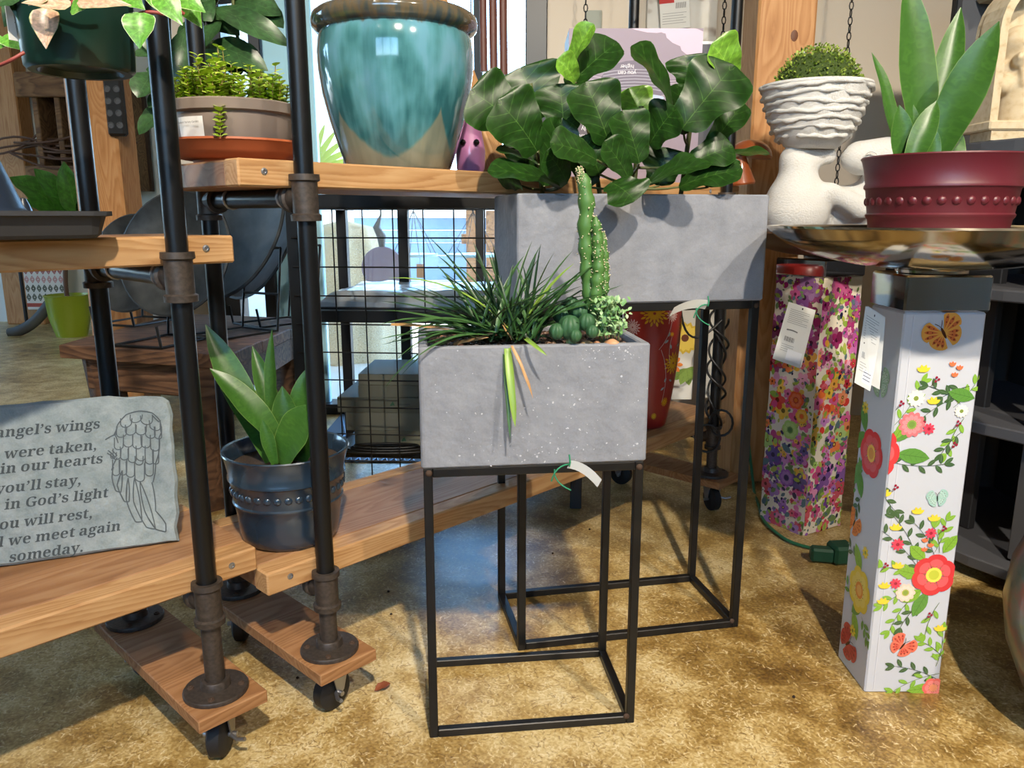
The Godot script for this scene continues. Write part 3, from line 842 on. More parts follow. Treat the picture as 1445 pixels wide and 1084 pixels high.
func build_fig():
	var o := thing("fiddle_leaf_fig", "dark glossy fiddle-leaf figs growing in the large concrete trough", "plant")
	var stems := [[at(768, 268, -1.36), at(748, 118, -1.36)], [at(893, 265, -1.34), at(905, 150, -1.34)], [at(850, 266, -1.40), at(815, 90, -1.41)], [at(960, 264, -1.41), at(985, 100, -1.41)]]
	for s in stems: part(rod(s[0] - V3(0, 0.03, 0), s[1], 0.0042, 8), "stem", M.stem, o)
	# base px, tip px, width px, depth, tilt of the face, bow, fold, new growth
	var L := [
		[732, 180, 664, 128, 78, -1.33, V3(-0.3, 0.55, 1), 0.12, 0.16, 0], [762, 168, 734, 95, 88, -1.40, V3(-0.1, 0.5, 1), 0.1, 0.2, 0],
		[758, 214, 702, 142, 80, -1.29, V3(0.1, 0.5, 1), 0.14, 0.22, 0], [796, 190, 790, 118, 68, -1.34, V3(0.1, 0.45, 1), 0.08, 0.2, 0],
		[800, 125, 872, 60, 58, -1.38, V3(-0.5, 0.5, 1), 0.1, 0.25, 0], [860, 204, 826, 116, 74, -1.30, V3(0.2, 0.45, 1), 0.06, 0.25, 0],
		[946, 158, 890, 66, 62, -1.31, V3(0.6, 0.7, 0.7), 0.2, 0.2, 0], [972, 118, 966, 78, 52, -1.41, V3(0, 0.3, 1), 0.1, 0.2, 0],
		[962, 182, 1036, 92, 84, -1.30, V3(-0.2, 0.5, 1), 0.06, 0.12, 0], [1034, 114, 1004, 62, 58, -1.36, V3(0, 0.5, 1), 0.18, 0.45, 1],
		[806, 92, 838, 34, 30, -1.37, V3(-0.4, 0.3, 1), 0.16, 0.75, 1], [812, 116, 786, 84, 34, -1.36, V3(0, 0.4, 1), 0.25, 0.55, 1],
		[902, 230, 878, 156, 58, -1.28, V3(0.3, 0.35, 1), 0.08, 0.3, 0], [916, 205, 954, 152, 58, -1.31, V3(-0.3, 0.6, 1), 0.12, 0.2, 0],
		[842, 226, 776, 202, 50, -1.215, V3(-0.1, 0.75, 1), 0.14, 0.2, 2], [846, 246, 822, 192, 56, -1.30, V3(0.2, 0.4, 1), 0.1, 0.25, 0],
		[972, 232, 1034, 206, 48, -1.32, V3(0, 0.6, 1), 0.1, 0.2, 0], [1010, 222, 1086, 217, 30, -1.36, V3(0, 1, 0.45), 0.14, 0.1, 0],
		[1000, 212, 1050, 146, 40, -1.38, V3(-0.6, 0.3, 1), 0.08, 0.25, 0], [914, 260, 984, 226, 36, -1.26, V3(0, 0.9, 0.7), 0.16, 0.2, 0],
		[918, 258, 1004, 232, 28, -1.235, V3(0, 0.9, 0.6), 0.14, 0.15, 0], [862, 258, 896, 284, 62, -1.222, V3(-0.1, 0.75, 0.7), 0.2, 0.15, 0],
		[792, 264, 688, 242, 46, -1.27, V3(0, 0.9, 0.6), 0.16, 0.2, 0], [760, 232, 700, 212, 24, -1.29, V3(0, 0.9, 0.5), 0.12, 0.2, 0],
		[768, 262, 792, 166, 50, -1.31, V3(0.4, 0.3, 1), 0.08, 0.35, 0], [888, 254, 852, 200, 44, -1.27, V3(0.2, 0.5, 1), 0.12, 0.3, 0],
		[832, 264, 816, 196, 52, -1.32, V3(0, 0.4, 1), 0.08, 0.3, 0], [958, 264, 1048, 240, 46, -1.33, V3(0, 0.7, 0.8), 0.14, 0.2, 0],
		[906, 184, 888, 124, 48, -1.38, V3(0.2, 0.4, 1), 0.1, 0.4, 1], [736, 262, 702, 252, 44, -1.33, V3(0, 0.7, 0.8), 0.14, 0.2, 0],
		[930, 262, 940, 208, 60, -1.36, V3(0, 0.4, 1), 0.1, 0.2, 0], [1000, 264, 1010, 216, 60, -1.40, V3(0, 0.4, 1), 0.1, 0.2, 0],
		[742, 250, 742, 196, 56, -1.38, V3(0, 0.4, 1), 0.1, 0.2, 0], [965, 190, 955, 118, 50, -1.37, V3(0.5, 0.3, 1), 0.1, 0.2, 0], [800, 258, 770, 214, 50, -1.25, V3(0.1, 0.6, 1), 0.15, 0.2, 0]]
	for q in L:
		var z: float = q[5]
		var A := at(q[0], q[1], z)
		var B := at(q[2], q[3], z + (0.03 if q[7] > 0.11 else 0.0))
		var lv := part(lf(A, B, px(q[4], z) * 1.12, q[6], q[7], q[8] * 0.7, 0, 8, 18, 0.09), "leaf", M.fig_new if q[9] == 1 else M.fig, o)
		var best := 9.0
		var bp := A
		for s in stems:
			var c := Geometry3D.get_closest_point_to_segment(A - V3(0, 0.01, 0), s[0], s[1])
			if c.distance_to(A) < best: best = c.distance_to(A); bp = c
		if best > 0.004:
			var st := ns(); tube(st, bez(bp, (bp + A) * 0.5 - V3(0, 0.006, 0), A, 4), [0.0028, 0.0024, 0.0022, 0.002, 0.0018], 6)
			part(st, "petiole", M.stem, lv)
func build_grass():
	var o := thing("grassy_succulent", "spiky dark green grass-like succulent spilling over the small concrete trough", "plant")
	var r := RandomNumberGenerator.new(); r.seed = 21
	var key := [[722, 470, 548, 392, 0.25, 7, 1], [712, 468, 543, 548, 0.3, 7, 0], [700, 470, 556, 512, 0.3, 7, 0], [694, 472, 566, 530, 0.26, 6, 0], [704, 466, 548, 486, 0.28, 7, 0], [690, 474, 584, 508, 0.24, 6, 0], [708, 470, 575, 478, 0.3, 7, 0], [745, 474, 800, 498, 0.3, 6, 0], [716, 492, 727, 602, 0.12, 13, 1], [712, 500, 720, 620, 0.05, 7, 0], [730, 480, 810, 372, 0.12, 11, 1], [700, 470, 600, 330, 0.1, 8, 0],
		[705, 460, 668, 342, 0.05, 8, 0], [728, 460, 762, 348, 0.08, 10, 0], [740, 462, 782, 356, 0.06, 8, 0], [745, 470, 858, 392, 0.1, 7, 0], [740, 480, 858, 420, 0.06, 6, 0], [690, 472, 585, 470, 0.2, 8, 0],
		[685, 478, 570, 500, 0.18, 7, 0], [690, 475, 610, 432, 0.2, 9, 0], [742, 478, 772, 502, 0.3, 7, 1], [700, 480, 612, 450, 0.12, 8, 0], [722, 455, 690, 360, 0.05, 9, 0], [715, 465, 640, 345, 0.06, 8, 0]]
	for k in 130:
		var a := r.randf_range(-1.15, 0.95)
		var bx_ := 716 + r.randf_range(-42, 42)
		var len := r.randf_range(45, 145)
		var tx := bx_ + a * len * 1.25 + (bx_ - 716) * 0.4
		var ty := 474 - sqrt(maxf(1.0 - a * a * 0.85, 0.0)) * len + r.randf_range(-4, 26)
		key.append([bx_, 474 + r.randf_range(-6, 10), tx, minf(ty, 492), r.randf_range(0.05, 0.22), r.randf_range(4.5, 8), 0])
	for q in key:
		var z := -1.075 + r.randf_range(-0.05, 0.035)
		var zt := z + r.randf_range(-0.05, 0.06)
		var hangs: bool = q[3] > 490 and absf(q[2] - q[0]) < 40
		if hangs: z = -1.02; zt = -0.985
		var A := at(q[0], q[1], z)
		A.y = maxf(A.y, 0.574) if not hangs else A.y
		var B := at(q[2], q[3], zt)
		var c1: Color = [rgb(40, 72, 38), rgb(52, 86, 44), rgb(66, 100, 54), rgb(36, 62, 40)][r.randi() % 4]
		if q[6] == 1: c1 = rgb(128, 160, 64)
		var st := ns(); leaf(st, A, B, px(q[5], z), V3(0, 1, 0.3) if not hangs else V3(0, 0.2, 1), q[4], 0.5, 2, 2, 9, 0.0, c1.srgb_to_linear())
		part(st, "leaf", M.vc_leaf, o)
	for q in [[722, 488, 752, 562, -0.99], [660, 480, 700, 470, -1.05], [640, 486, 690, 476, -1.04], [705, 452, 722, 480, -1.04], [552, 458, 640, 466, -1.06]]:
		var st := ns(); leaf(st, at(q[0], q[1], q[4] - 0.02), at(q[2], q[3], q[4]), 0.005, V3(0.3, 0.4, 1), 0.15, 0.4, 2, 2, 8, 0.5, rgb(176, 134, 84).srgb_to_linear())
		part(st, "dry_leaf", M.vc_leaf, o)
func build_cacti():
	var r := RandomNumberGenerator.new(); r.seed = 4
	var o := thing("column_cactus", "tall knobbly green cactus with white spine tufts in the small trough", "cactus")
	var arms := [[[842, 470, 830, 400, 826, 330, 828, 290, 823, 245], [9, 10, 10, 11, 10], -1.08], [[838, 440, 845, 380, 843, 330, 840, 306], [7, 9, 8, 6], -1.07], [[848, 440, 852, 400, 853, 360, 851, 328], [7, 8, 6, 3.5], -1.085], [[836, 420, 834, 370, 832, 330], [6, 7, 5], -1.09], [[824, 262, 820, 252, 817, 236], [6, 5, 4], -1.078]]
	var dots := ns()
	for a in arms:
		var pts := []
		var rad := []
		for i in a[1].size():
			pts.append(at(a[0][i * 2], a[0][i * 2 + 1], a[2])); rad.append(px(a[1][i], a[2]))
		var c := Curve3D.new()
		for p in pts: c.add_point(p)
		var P2 := []
		var R2 := []
		var n := 26
		for i in n + 1:
			var t := float(i) / n
			var f := t * (rad.size() - 1)
			var j := mini(int(f), rad.size() - 2)
			var rr := lerpf(rad[j], rad[j + 1], f - j) * (1.0 + 0.16 * sin(i * 1.7 + a[2] * 300.0))
			if i == n: rr *= 0.4
			if i == n - 1: rr *= 0.8
			P2.append(c.sample_baked(c.get_baked_length() * t)); R2.append(rr)
			if i > 0:
				for k in 6:
					var an := r.randf() * TAU
					lathe(dots, [V(0, 0.0015), V(0.0013, 0.0004), V(0, -0.001)], 5, Transform3D(Basis(), P2[i] + V3(cos(an), r.randf_range(-0.6, 0.6), sin(an)) * rr))
		var st := ns(); tube(st, P2, R2, 10)
		part(st, "arm" if a != arms[0] else "trunk", mat(rgb(74, 116, 54), 0.5), o)
	part(dots, "spines", mat(rgb(214, 206, 176), 0.8), o).set_meta("kind", "stuff")
	o = thing("ribbed_cactus", "low cluster of dark ribbed cactus heads beside the pebbles", "cactus")
	for q in [[804, 462, 15, -1.045], [818, 440, 12, -1.07], [828, 455, 11, -1.045], [792, 444, 11, -1.08], [786, 468, 10, -1.04], [806, 430, 10, -1.1], [836, 468, 8, -1.03], [812, 474, 8, -1.03]]:
		var st := ns()
		var c := at(q[0], q[1], q[3])
		var rr := px(q[2], q[3])
		st.set_smooth_group(1)
		var rows := []
		for j in 8:
			var la := PI * j / 7 - PI * 0.5
			var row := []
			for i in 24:
				var a := TAU * i / 24
				row.append(c + V3(cos(a) * cos(la) * rr * (1.0 + 0.16 * cos(a * 8.0)), sin(la) * rr * 1.15, sin(a) * cos(la) * rr * (1.0 + 0.16 * cos(a * 8.0))))
			rows.append(row)
		for j in 7:
			for i in 24: quado(st, rows[j][i], rows[j][(i + 1) % 24], rows[j + 1][(i + 1) % 24], rows[j + 1][i], c)
		part(st, "head", mat(rgb(52, 92, 58), 0.55), o)
	part(rod(at(806, 486, -1.045), at(806, 462, -1.045), 0.007), "stem", mat(rgb(120, 136, 86), 0.6), o)
	o = thing("bushy_succulent", "small pale green bushy succulent at the trough's right end", "plant")
	var st := ns()
	for k in 420:
		var c := at(r.randfn(858, 12), r.randf_range(424, 474), -1.075 + r.randf_range(-0.03, 0.03))
		var d := V3(r.randfn(), absf(r.randfn()), r.randfn()).normalized()
		var col := rgb(100, 150, 84).lerp(rgb(170, 196, 150), r.randf())
		leaf(st, c, c + d * r.randf_range(0.006, 0.011), 0.005, V3(0.2, 1, 0.6), 0.1, 0.2, 4, 2, 3, 0.0, col.srgb_to_linear())
	part(st, "foliage", M.vc_leaf, o).set_meta("kind", "stuff")
	for k in 6: part(rod(at(848 + k * 5, 486, -1.07), at(842 + k * 6, 440, -1.07 - 0.008 * (k % 3)), 0.0016, 5), "stem", M.stem, o)

func hit(u: float, v: float, o: Vector3, n: Vector3) -> Vector3:   # spot of the photograph on a plane in the scene
	var e := V3(0, 0.75, 0)
	var d := at(u, v, -1.0) - e
	return e + d * ((o - e).dot(n) / d.dot(n))
# ---------------------------------------------------------------- printed columns and their bowls
func flower(p: Print, c: Vector2, r: float, n: int, col: Color, ringc: Color, mid: Color, sq := 1.0, ph := 0.0):
	for i in n:
		var a := TAU * i / n + ph
		var d := V(cos(a) * sq, sin(a))
		p.petal(c + d * r * 0.1, d.angle(), r * (0.9 * d.length()), r * 5.6 / n * lerpf(sq, 1.0, absf(cos(a))), col)
	if r > 0.008:
		for i in n:
			var a := TAU * i / n + ph
			var d := V(cos(a) * sq, sin(a))
			p.petal(c + d * r * 0.1, d.angle(), r * 0.66 * d.length(), r * 3.8 / n * lerpf(sq, 1.0, absf(cos(a))), col.lerp(Color.WHITE, 0.18))
	p.oval(c, V(r * 0.36 * sq, r * 0.36), 0, ringc, 14)
	p.oval(c, V(r * 0.24 * sq, r * 0.24), 0, mid, 12)
	if r > 0.012:
		for i in 14:
			var a := TAU * i / 14.0
			p.oval(c + V(cos(a) * sq, sin(a)) * r * 0.42, V(r * 0.03, r * 0.03), 0, rgb(150, 120, 40), 5)
func daisy(p: Print, c: Vector2, r: float, n: int, col: Color, mid: Color, sq := 1.0):
	for i in n:
		var a := TAU * i / n
		var d := V(cos(a) * sq, sin(a))
		p.lfp(c, d.angle(), r * d.length(), r * 0.42, col, 0.8)
	p.oval(c, V(r * 0.28 * sq, r * 0.28), 0, mid, 10)
func butterfly(p: Print, c: Vector2, s: float, ang: float, c1: Color, c2: Color, body: Color, sq := 1.0):
	var q := 0.6 if sq < 0.7 else 1.0
	for k in [[0.55, 1.0, 0.95], [-0.7, 0.8, 0.95]]:
		for m in [-1, 1]:
			var a: float = ang + m * (PI * 0.5 - k[0])
			var d := V(cos(a) * sq, sin(a))
			p.petal(c, d.angle(), s * k[1] * d.length(), s * k[2] * q, c1)
			for j in 3:
				var e: Vector2 = d.rotated((j - 1) * 0.36) * s * k[1]
				p.lfp(c + e * 0.2, e.angle(), e.length() * 0.68, s * 0.17 * q, c2.lerp(c1, 0.25), 0.8)
				p.oval(c + e * 0.72, V(s * 0.05, s * 0.05), 0, body.lerp(c2, 0.4), 6)
				p.oval(c + e * 0.5, V(s * 0.035, s * 0.035), 0, body.lerp(c2, 0.4), 6)
	p.oval(c, V(s * 0.3, s * 0.07), ang, body, 8)
	for m in [-0.3, 0.3]: p.line(c + V(s * 0.28, 0).rotated(ang), c + V(s * 0.6, 0).rotated(ang + m), s * 0.025, body, 0.1)
func sprig(p: Print, a: Vector2, b: Vector2, n: int, l: float, w: float, col: Color, bend := 0.12, sq := 1.0):
	p.line(a, b, 0.0007, col.darkened(0.35), bend)
	var m := (a + b) * 0.5 + (b - a).orthogonal() * bend
	for i in n:
		var t := (i + 1.0) / n
		var q := a.lerp(m, t).lerp(m.lerp(b, t), t)
		var an := (b - a).angle() + (0.75 if i % 2 == 0 else -0.75)
		p.lfp(q, an, l * sq, w, col, 0.5)
		p.line(q, q + V(l * 0.8 * sq, 0).rotated(an), 0.0004, col.lightened(0.25))
	p.lfp(b, (b - a).angle(), l, w, col, 0.5)
func big_leaf(p: Print, a: Vector2, ang: float, l: float, w: float, col: Color):
	p.lfp(a, ang, l, w, col, 0.5)
	p.line(a, a + V(l * 0.9, 0).rotated(ang), 0.0006, col.darkened(0.3))
	for i in 4:
		for m in [-1, 1]: p.line(a + V(l * (0.2 + 0.17 * i), 0).rotated(ang), a + V(l * (0.32 + 0.17 * i), m * w * 0.3).rotated(ang), 0.0004, col.darkened(0.2))
func berries(p: Print, c: Vector2, r: float):
	for q in [V(0, 0), V(1.6, 1.1), V(0.3, 2.2)]:
		p.line(c + q * r, c + V(-2.5, -3.0) * r, 0.0004, rgb(80, 70, 60), 0.05)
		p.oval(c + q * r, V(r, r) * 0.8, 0, rgb(150, 36, 60), 8)
func hang_tag(o: Node3D, pts: Array, n: Vector3, lines: int):
	# folded paper card: outline corners (top left, top right, bottom right, bottom left)
	var st := ns()
	for k in 2:
		var off := -n * 0.004 * k
		var spread := n * -0.018 * k
		var q := [pts[0] + off, pts[1] + off, pts[2] + off + spread, pts[3] + off + spread]
		for b in [0.0, 0.0007]: quado(st, q[0] + n * b, q[1] + n * b, q[2] + n * b, q[3] + n * b, q[0] + n * (b * 100.0 - 0.03))
	var card := part(st, "card", M.paper, o)
	var p := Print.new(func(v: Vector2, k: float): return pts[0].lerp(pts[1], v.x).lerp(pts[3].lerp(pts[2], v.x), v.y) + n * (0.0009 + k))
	for i in lines: p.line(V(0.14, 0.1 + 0.032 * i), V(0.86 - 0.2 * float(i % 3 == 2), 0.1 + 0.032 * i), 0.007, rgb(150, 150, 148))
	p.line(V(0.2, 0.45), V(0.6, 0.45), 0.02, rgb(120, 118, 116), 0.05)
	for i in 12: p.line(V(0.22 + 0.03 * i, 0.56), V(0.22 + 0.03 * i, 0.64), 0.009 + 0.008 * float(i % 3 == 0), rgb(90, 88, 88))
	for i in 4: p.line(V(0.16, 0.7 + 0.035 * i), V(0.6, 0.7 + 0.035 * i), 0.007, rgb(150, 150, 148))
	p.poly(PackedVector2Array([V(0.42, 0.76), V(0.95, 0.76), V(0.95, 0.94), V(0.42, 0.94)]), rgb(240, 241, 244))
	for i in 3: p.line(V(0.46, 0.8 + 0.045 * i), V(0.9, 0.8 + 0.045 * i), 0.012, rgb(84, 94, 120))
	p.oval(V(0.55, 0.045), V(0.03, 0.018), 0, rgb(40, 40, 40), 8)
	part(p.st, "print", M.vc, card)
func bowl_prof(r: float, y0: float, y1: float, foot: float) -> Array:
	var a := [V(0, y0), V(foot, y0), V(foot, y0 + 0.004)]
	for i in 9:
		var t := i / 8.0
		a.append(V(lerpf(foot + 0.004, r, sin(t * PI * 0.5) * 0.55 + t * 0.45), lerpf(y0 + 0.006, y1 - 0.004, pow(t, 1.7))))
	a.append(V(r + 0.003, y1 - 0.002)); a.append(V(r + 0.002, y1 + 0.001)); a.append(V(r - 0.004, y1))
	for i in range(7, -1, -1):
		var t := i / 8.0
		a.append(V(lerpf(foot, r - 0.006, sin(t * PI * 0.5) * 0.55 + t * 0.45), lerpf(y0 + 0.012, y1 - 0.003, pow(t, 1.7))))
	a.append(V(0, y0 + 0.012))
	return a
func build_columns():
	var W := 0.119; var D := 0.105; var H := 0.614
	var O := V3(0.567, 0, -1.122)
	var o := thing("printed_column", "white square column printed with red flowers and butterflies", "column", O)
	part(bx(V3(W * 0.5, H * 0.5, -D * 0.5), V3(W, H, D), 0.0025), "shaft", M.white, o)
	part(bx(V3(W * 0.5, H + 0.027, -D * 0.5), V3(W + 0.006, 0.053, D + 0.006), 0.003), "metal_collar", M.chrome, o)
	part(bx(V3(0.014, H * 0.5, 0.0003), V3(0.0016, H - 0.01, 0.0008), 0.0002), "seam", mat(rgb(206, 208, 216), 0.4), o)
	var f := Print.new(func(p: Vector2, k: float): return V3(p.x, p.y, k + 0.0006), W, H)
	var F := func(u, v) -> Vector2:
		var q := at(u, v, -1.122)
		return V(q.x - 0.567, q.y)
	var gd := rgb(70, 98, 62); var gl := rgb(132, 176, 62); var gm := rgb(96, 146, 66)
	var red := rgb(214, 62, 66); var pink := rgb(226, 120, 124); var cream := rgb(236, 216, 200); var yel := rgb(236, 206, 66)
	for q in [[1262, 600, 1300, 540, 5], [1345, 575, 1380, 535, 5], [1355, 570, 1310, 545, 4], [1360, 590, 1335, 640, 5], [1240, 680, 1262, 720, 4], [1246, 690, 1230, 640, 4], [1290, 830, 1245, 855, 5], [1296, 800, 1262, 730, 6], [1318, 780, 1335, 735, 5], [1285, 845, 1255, 890, 5], [1332, 930, 1300, 905, 5], [1350, 560, 1290, 600, 6], [1356, 610, 1328, 640, 4], [1250, 650, 1332, 655, 6], [1368, 545, 1330, 560, 4], [1300, 810, 1238, 745, 6], [1300, 815, 1245, 800, 5], [1300, 850, 1270, 885, 4], [1325, 960, 1262, 940, 6], [1325, 950, 1260, 975, 5], [1320, 940, 1330, 890, 5], [1320, 790, 1290, 738, 4], [1325, 780, 1318, 745, 3], [1325, 850, 1305, 895, 3]]:
		sprig(f, F.call(q[0], q[1]), F.call(q[2], q[3]), q[4] + 1, 0.0165, 0.0068, gl if q[4] % 2 else gd)
	for q in [[1252, 622, 0.5, 40, 17], [1265, 640, -0.15, 44, 20], [1262, 620, 1.1, 30, 12], [1375, 562, 2.9, 36, 17], [1305, 790, 2.4, 30, 16], [1330, 780, 1.0, 30, 15], [1300, 812, 2.9, 34, 16], [1308, 835, 4.3, 40, 18], [1300, 832, 3.8, 30, 15], [1325, 968, 3.3, 46, 15], [1338, 950, 1.5, 36, 14]]:
		big_leaf(f, F.call(q[0], q[1]), q[2], px(q[3], -1.122) * 1.1, px(q[4], -1.122) * 1.15, gl if int(q[3]) % 4 else gm)
	for q in [[1320, 538], [1270, 572], [1350, 600], [1345, 630], [1262, 690], [1330, 748], [1248, 800], [1310, 870], [1300, 598]]: berries(f, F.call(q[0], q[1]), 0.0026)
	butterfly(f, F.call(1331, 470), px(31, -1.122), 2.1, rgb(226, 160, 72), rgb(200, 90, 52), rgb(84, 48, 32))
	butterfly(f, F.call(1322, 703), px(17, -1.122), 1.7, rgb(158, 196, 184), rgb(190, 214, 204), rgb(52, 60, 58))
	butterfly(f, F.call(1273, 911), px(23, -1.122), 1.0, rgb(226, 120, 96), rgb(206, 72, 60), rgb(70, 40, 34))
	flower(f, F.call(1237, 640), px(38, -1.122), 6, red, rgb(238, 190, 90), rgb(214, 150, 80), 0.85)
	flower(f, F.call(1317, 811), px(33, -1.122), 6, red, rgb(240, 222, 90), rgb(196, 200, 70), 1.0, 0.4)
	flower(f, F.call(1286, 599), px(19, -1.122), 11, pink, rgb(140, 164, 80), rgb(120, 150, 70))
	flower(f, F.call(1277, 836), px(15, -1.122), 10, rgb(240, 206, 186), rgb(170, 176, 80), rgb(140, 160, 70))
	flower(f, F.call(1316, 970), px(17, -1.122), 6, rgb(232, 110, 100), rgb(236, 150, 110), rgb(236, 150, 110))
	for q in [[1292, 562, 13], [1356, 580, 10]]: daisy(f, F.call(q[0], q[1]), px(q[2], -1.122), 12, rgb(246, 236, 220), rgb(130, 150, 70))
	for q in [[1310, 605, 9], [1266, 768, 10], [1313, 752, 9], [1263, 823, 9]]: daisy(f, F.call(q[0], q[1]), px(q[2], -1.122), 9, rgb(224, 70, 92), rgb(160, 40, 60))
	for q in [[1302, 525], [1316, 570], [1248, 700], [1294, 725], [1317, 735], [1263, 748], [1266, 802], [1247, 830], [1245, 852], [1325, 890]]:
		for k in 4: f.lfp(F.call(q[0], q[1]), 0.6 + k * 0.65, 0.012, 0.0055, yel, 0.5)
	for q in [[1343, 517], [1353, 522], [1346, 532], [1304, 765], [1312, 772], [1303, 778]]:
		for k in 3: f.lfp(F.call(q[0], q[1]), 0.9 + k * 0.65, 0.008, 0.004, rgb(222, 118, 76), 0.5)
	part(f.st, "flower_print", M.vc_gloss, o)
	var g := Print.new(func(p: Vector2, k: float): return V3(-k - 0.0003, p.y, -p.x), D, H)
	var G := func(u, v) -> Vector2:
		var q := hit(u, v, O, V3(1, 0, 0))
		return V(-1.122 - q.z, q.y)
	for q in [[1205, 640, 1196, 590, 5], [1212, 560, 1206, 605, 4], [1218, 590, 1214, 550, 4], [1200, 700, 1214, 660, 5], [1210, 790, 1196, 760, 4], [1205, 850, 1190, 800, 5], [1216, 870, 1224, 905, 5], [1215, 700, 1207, 720, 4]]:
		sprig(g, G.call(q[0], q[1]), G.call(q[2], q[3]), q[4] + 1, 0.018, 0.008, gm if q[4] % 2 else gd)
	for q in [[1216, 650, -1.2], [1212, 660, -2.0], [1222, 610, 1.2], [1206, 630, 2.4], [1215, 810, 1.0], [1205, 860, -2.0], [1218, 850, -0.8], [1203, 820, 2.6]]:
		big_leaf(g, G.call(q[0], q[1]), q[2], 0.05, 0.024, gl if int(q[0]) % 2 else gm)
	flower(g, G.call(1230, 640), px(38, -1.12), 6, red, rgb(238, 190, 90), rgb(214, 150, 80), 0.95)
	flower(g, G.call(1213, 833), px(38, -1.12), 7, rgb(226, 196, 66), rgb(222, 140, 60), rgb(236, 176, 90), 0.95, 0.3)
	butterfly(g, G.call(1206, 738), px(26, -1.12), 2.0, rgb(224, 134, 66), rgb(210, 110, 50), rgb(70, 44, 30))
	butterfly(g, G.call(1197, 908), px(34, -1.12), 2.4, rgb(190, 66, 62), rgb(170, 50, 52), rgb(80, 40, 36))
	butterfly(g, G.call(1243, 540), px(30, -1.12), 1.4, rgb(140, 166, 130), rgb(190, 206, 176), rgb(60, 74, 56))
	for q in [[1205, 600], [1198, 660], [1222, 575], [1192, 770], [1222, 780], [1204, 890]]:
		daisy(g, G.call(q[0], q[1]), 0.011, 8, [pink, yel, rgb(224, 90, 100)][int(q[0]) % 3], rgb(130, 140, 70))
	part(g.st, "side_print", M.vc_gloss, o)
	hang_tag(o, [at(1222, 432, -1.135) - O, at(1247, 448, -1.12) - O, at(1228, 552, -1.11) - O, at(1206, 540, -1.125) - O], V3(-0.85, 0, 0.5).normalized(), 10)
	var b := thing("birdbath_bowl", "wide hammered metal bowl on the white printed column", "bowl", V3(0.627, 0, -1.175))
	part(lat(bowl_prof(0.237, 0.6685, 0.735, 0.05), 64), "bowl", M.metal_dish, b)
	# the watercolour one
	W = 0.135; H = 0.615
	O = V3(0.697, 0, -1.749)
	o = thing("printed_column", "square column covered with a crowded watercolour flower print", "column", O, 0.53)
	part(bx(V3(W * 0.5, H * 0.5, -W * 0.5), V3(W, H, W), 0.002), "shaft", mat(rgb(232, 222, 204), 0.35), o)
	part(bx(V3(W * 0.5, H + 0.02, -W * 0.5), V3(W + 0.006, 0.04, W + 0.006), 0.003), "metal_collar", M.chrome, o)
	var r := RandomNumberGenerator.new(); r.seed = 9
	var bands := [[rgb(206, 60, 84), rgb(190, 44, 62), rgb(150, 96, 178), rgb(216, 120, 168)], [rgb(108, 58, 140), rgb(206, 120, 190), rgb(74, 58, 120), rgb(190, 60, 120)], [rgb(196, 116, 196), rgb(160, 196, 96), rgb(224, 90, 150), rgb(236, 180, 70), rgb(90, 74, 140)],
		[rgb(226, 70, 60), rgb(238, 120, 60), rgb(222, 84, 140), rgb(240, 190, 60)], [rgb(222, 104, 120), rgb(190, 50, 60), rgb(232, 160, 190), rgb(240, 170, 70)], [rgb(150, 40, 96), rgb(186, 70, 150), rgb(120, 36, 76), rgb(206, 110, 180)], [rgb(128, 30, 88), rgb(168, 44, 108), rgb(120, 70, 130)]]
	for side in 2:
		var pn := Print.new((func(p: Vector2, k: float): return V3(p.x, p.y, k)) if side == 0 else (func(p: Vector2, k: float): return V3(-k, p.y, -p.x)), W, H)
		for k in 500:
			var c := V(r.randf() * W, r.randf() * H)
			var cols: Array = bands[clampi(int(c.y / H * 7 + r.randfn(0, 0.4)), 0, 6)]
			var col: Color = cols[r.randi() % cols.size()]
			var s := r.randf_range(0.006, 0.024) * (1.0 if k < 260 else 0.55)
			var kind := r.randi() % 8
			if kind < 4 and k < 330:
				col = col.lightened(r.randf() * 0.25)
				for i in 5: pn.oval(c + V(s * 0.55, 0).rotated(TAU * i / 5 + k), V(s * 0.55, s * 0.42), TAU * i / 5 + k, col.lightened(0.06 * (i % 2)), 9)
				pn.oval(c, V(s * 0.28, s * 0.28), 0, col.darkened(0.5), 8)
				if k % 3 == 0: pn.oval(c, V(s * 0.14, s * 0.14), 0, rgb(226, 200, 90), 6)
			elif kind < 6: pn.lfp(c, r.randf() * TAU, s * 1.5, s * 0.8, [rgb(150, 176, 76), rgb(108, 136, 84), rgb(96, 120, 128), rgb(180, 190, 90)][r.randi() % 4], 0.5)
			elif kind == 6: pn.oval(c, V(s * 0.5, s * 0.35), r.randf() * 3.0, [rgb(40, 40, 74), rgb(60, 50, 80), rgb(84, 110, 120)][r.randi() % 3], 8)
			else: pn.oval(c, V(s * 0.6, s * 0.5), r.randf() * 3.0, col, 9)
		if side == 1:
			flower(pn, V(0.06, 0.25), 0.024, 6, rgb(170, 206, 108), rgb(96, 140, 60), rgb(64, 110, 50))
			flower(pn, V(0.05, 0.325), 0.022, 6, rgb(232, 98, 50), rgb(190, 60, 40), rgb(220, 120, 50))
			flower(pn, V(0.03, 0.29), 0.018, 6, rgb(240, 180, 60), rgb(220, 120, 40), rgb(230, 100, 60))
			flower(pn, V(0.06, 0.13), 0.022, 7, rgb(150, 96, 180), rgb(60, 50, 110), rgb(50, 40, 80))
		part(pn.st, "flower_print", M.vc_gloss, o)
	var inv := o.transform.affine_inverse()
	hang_tag(o, [inv * at(1113, 426, -1.79), inv * at(1151, 438, -1.76), inv * at(1129, 520, -1.74), inv * at(1090, 506, -1.77)], (inv.basis * V3(-0.5, 0.1, 1)).normalized(), 8)
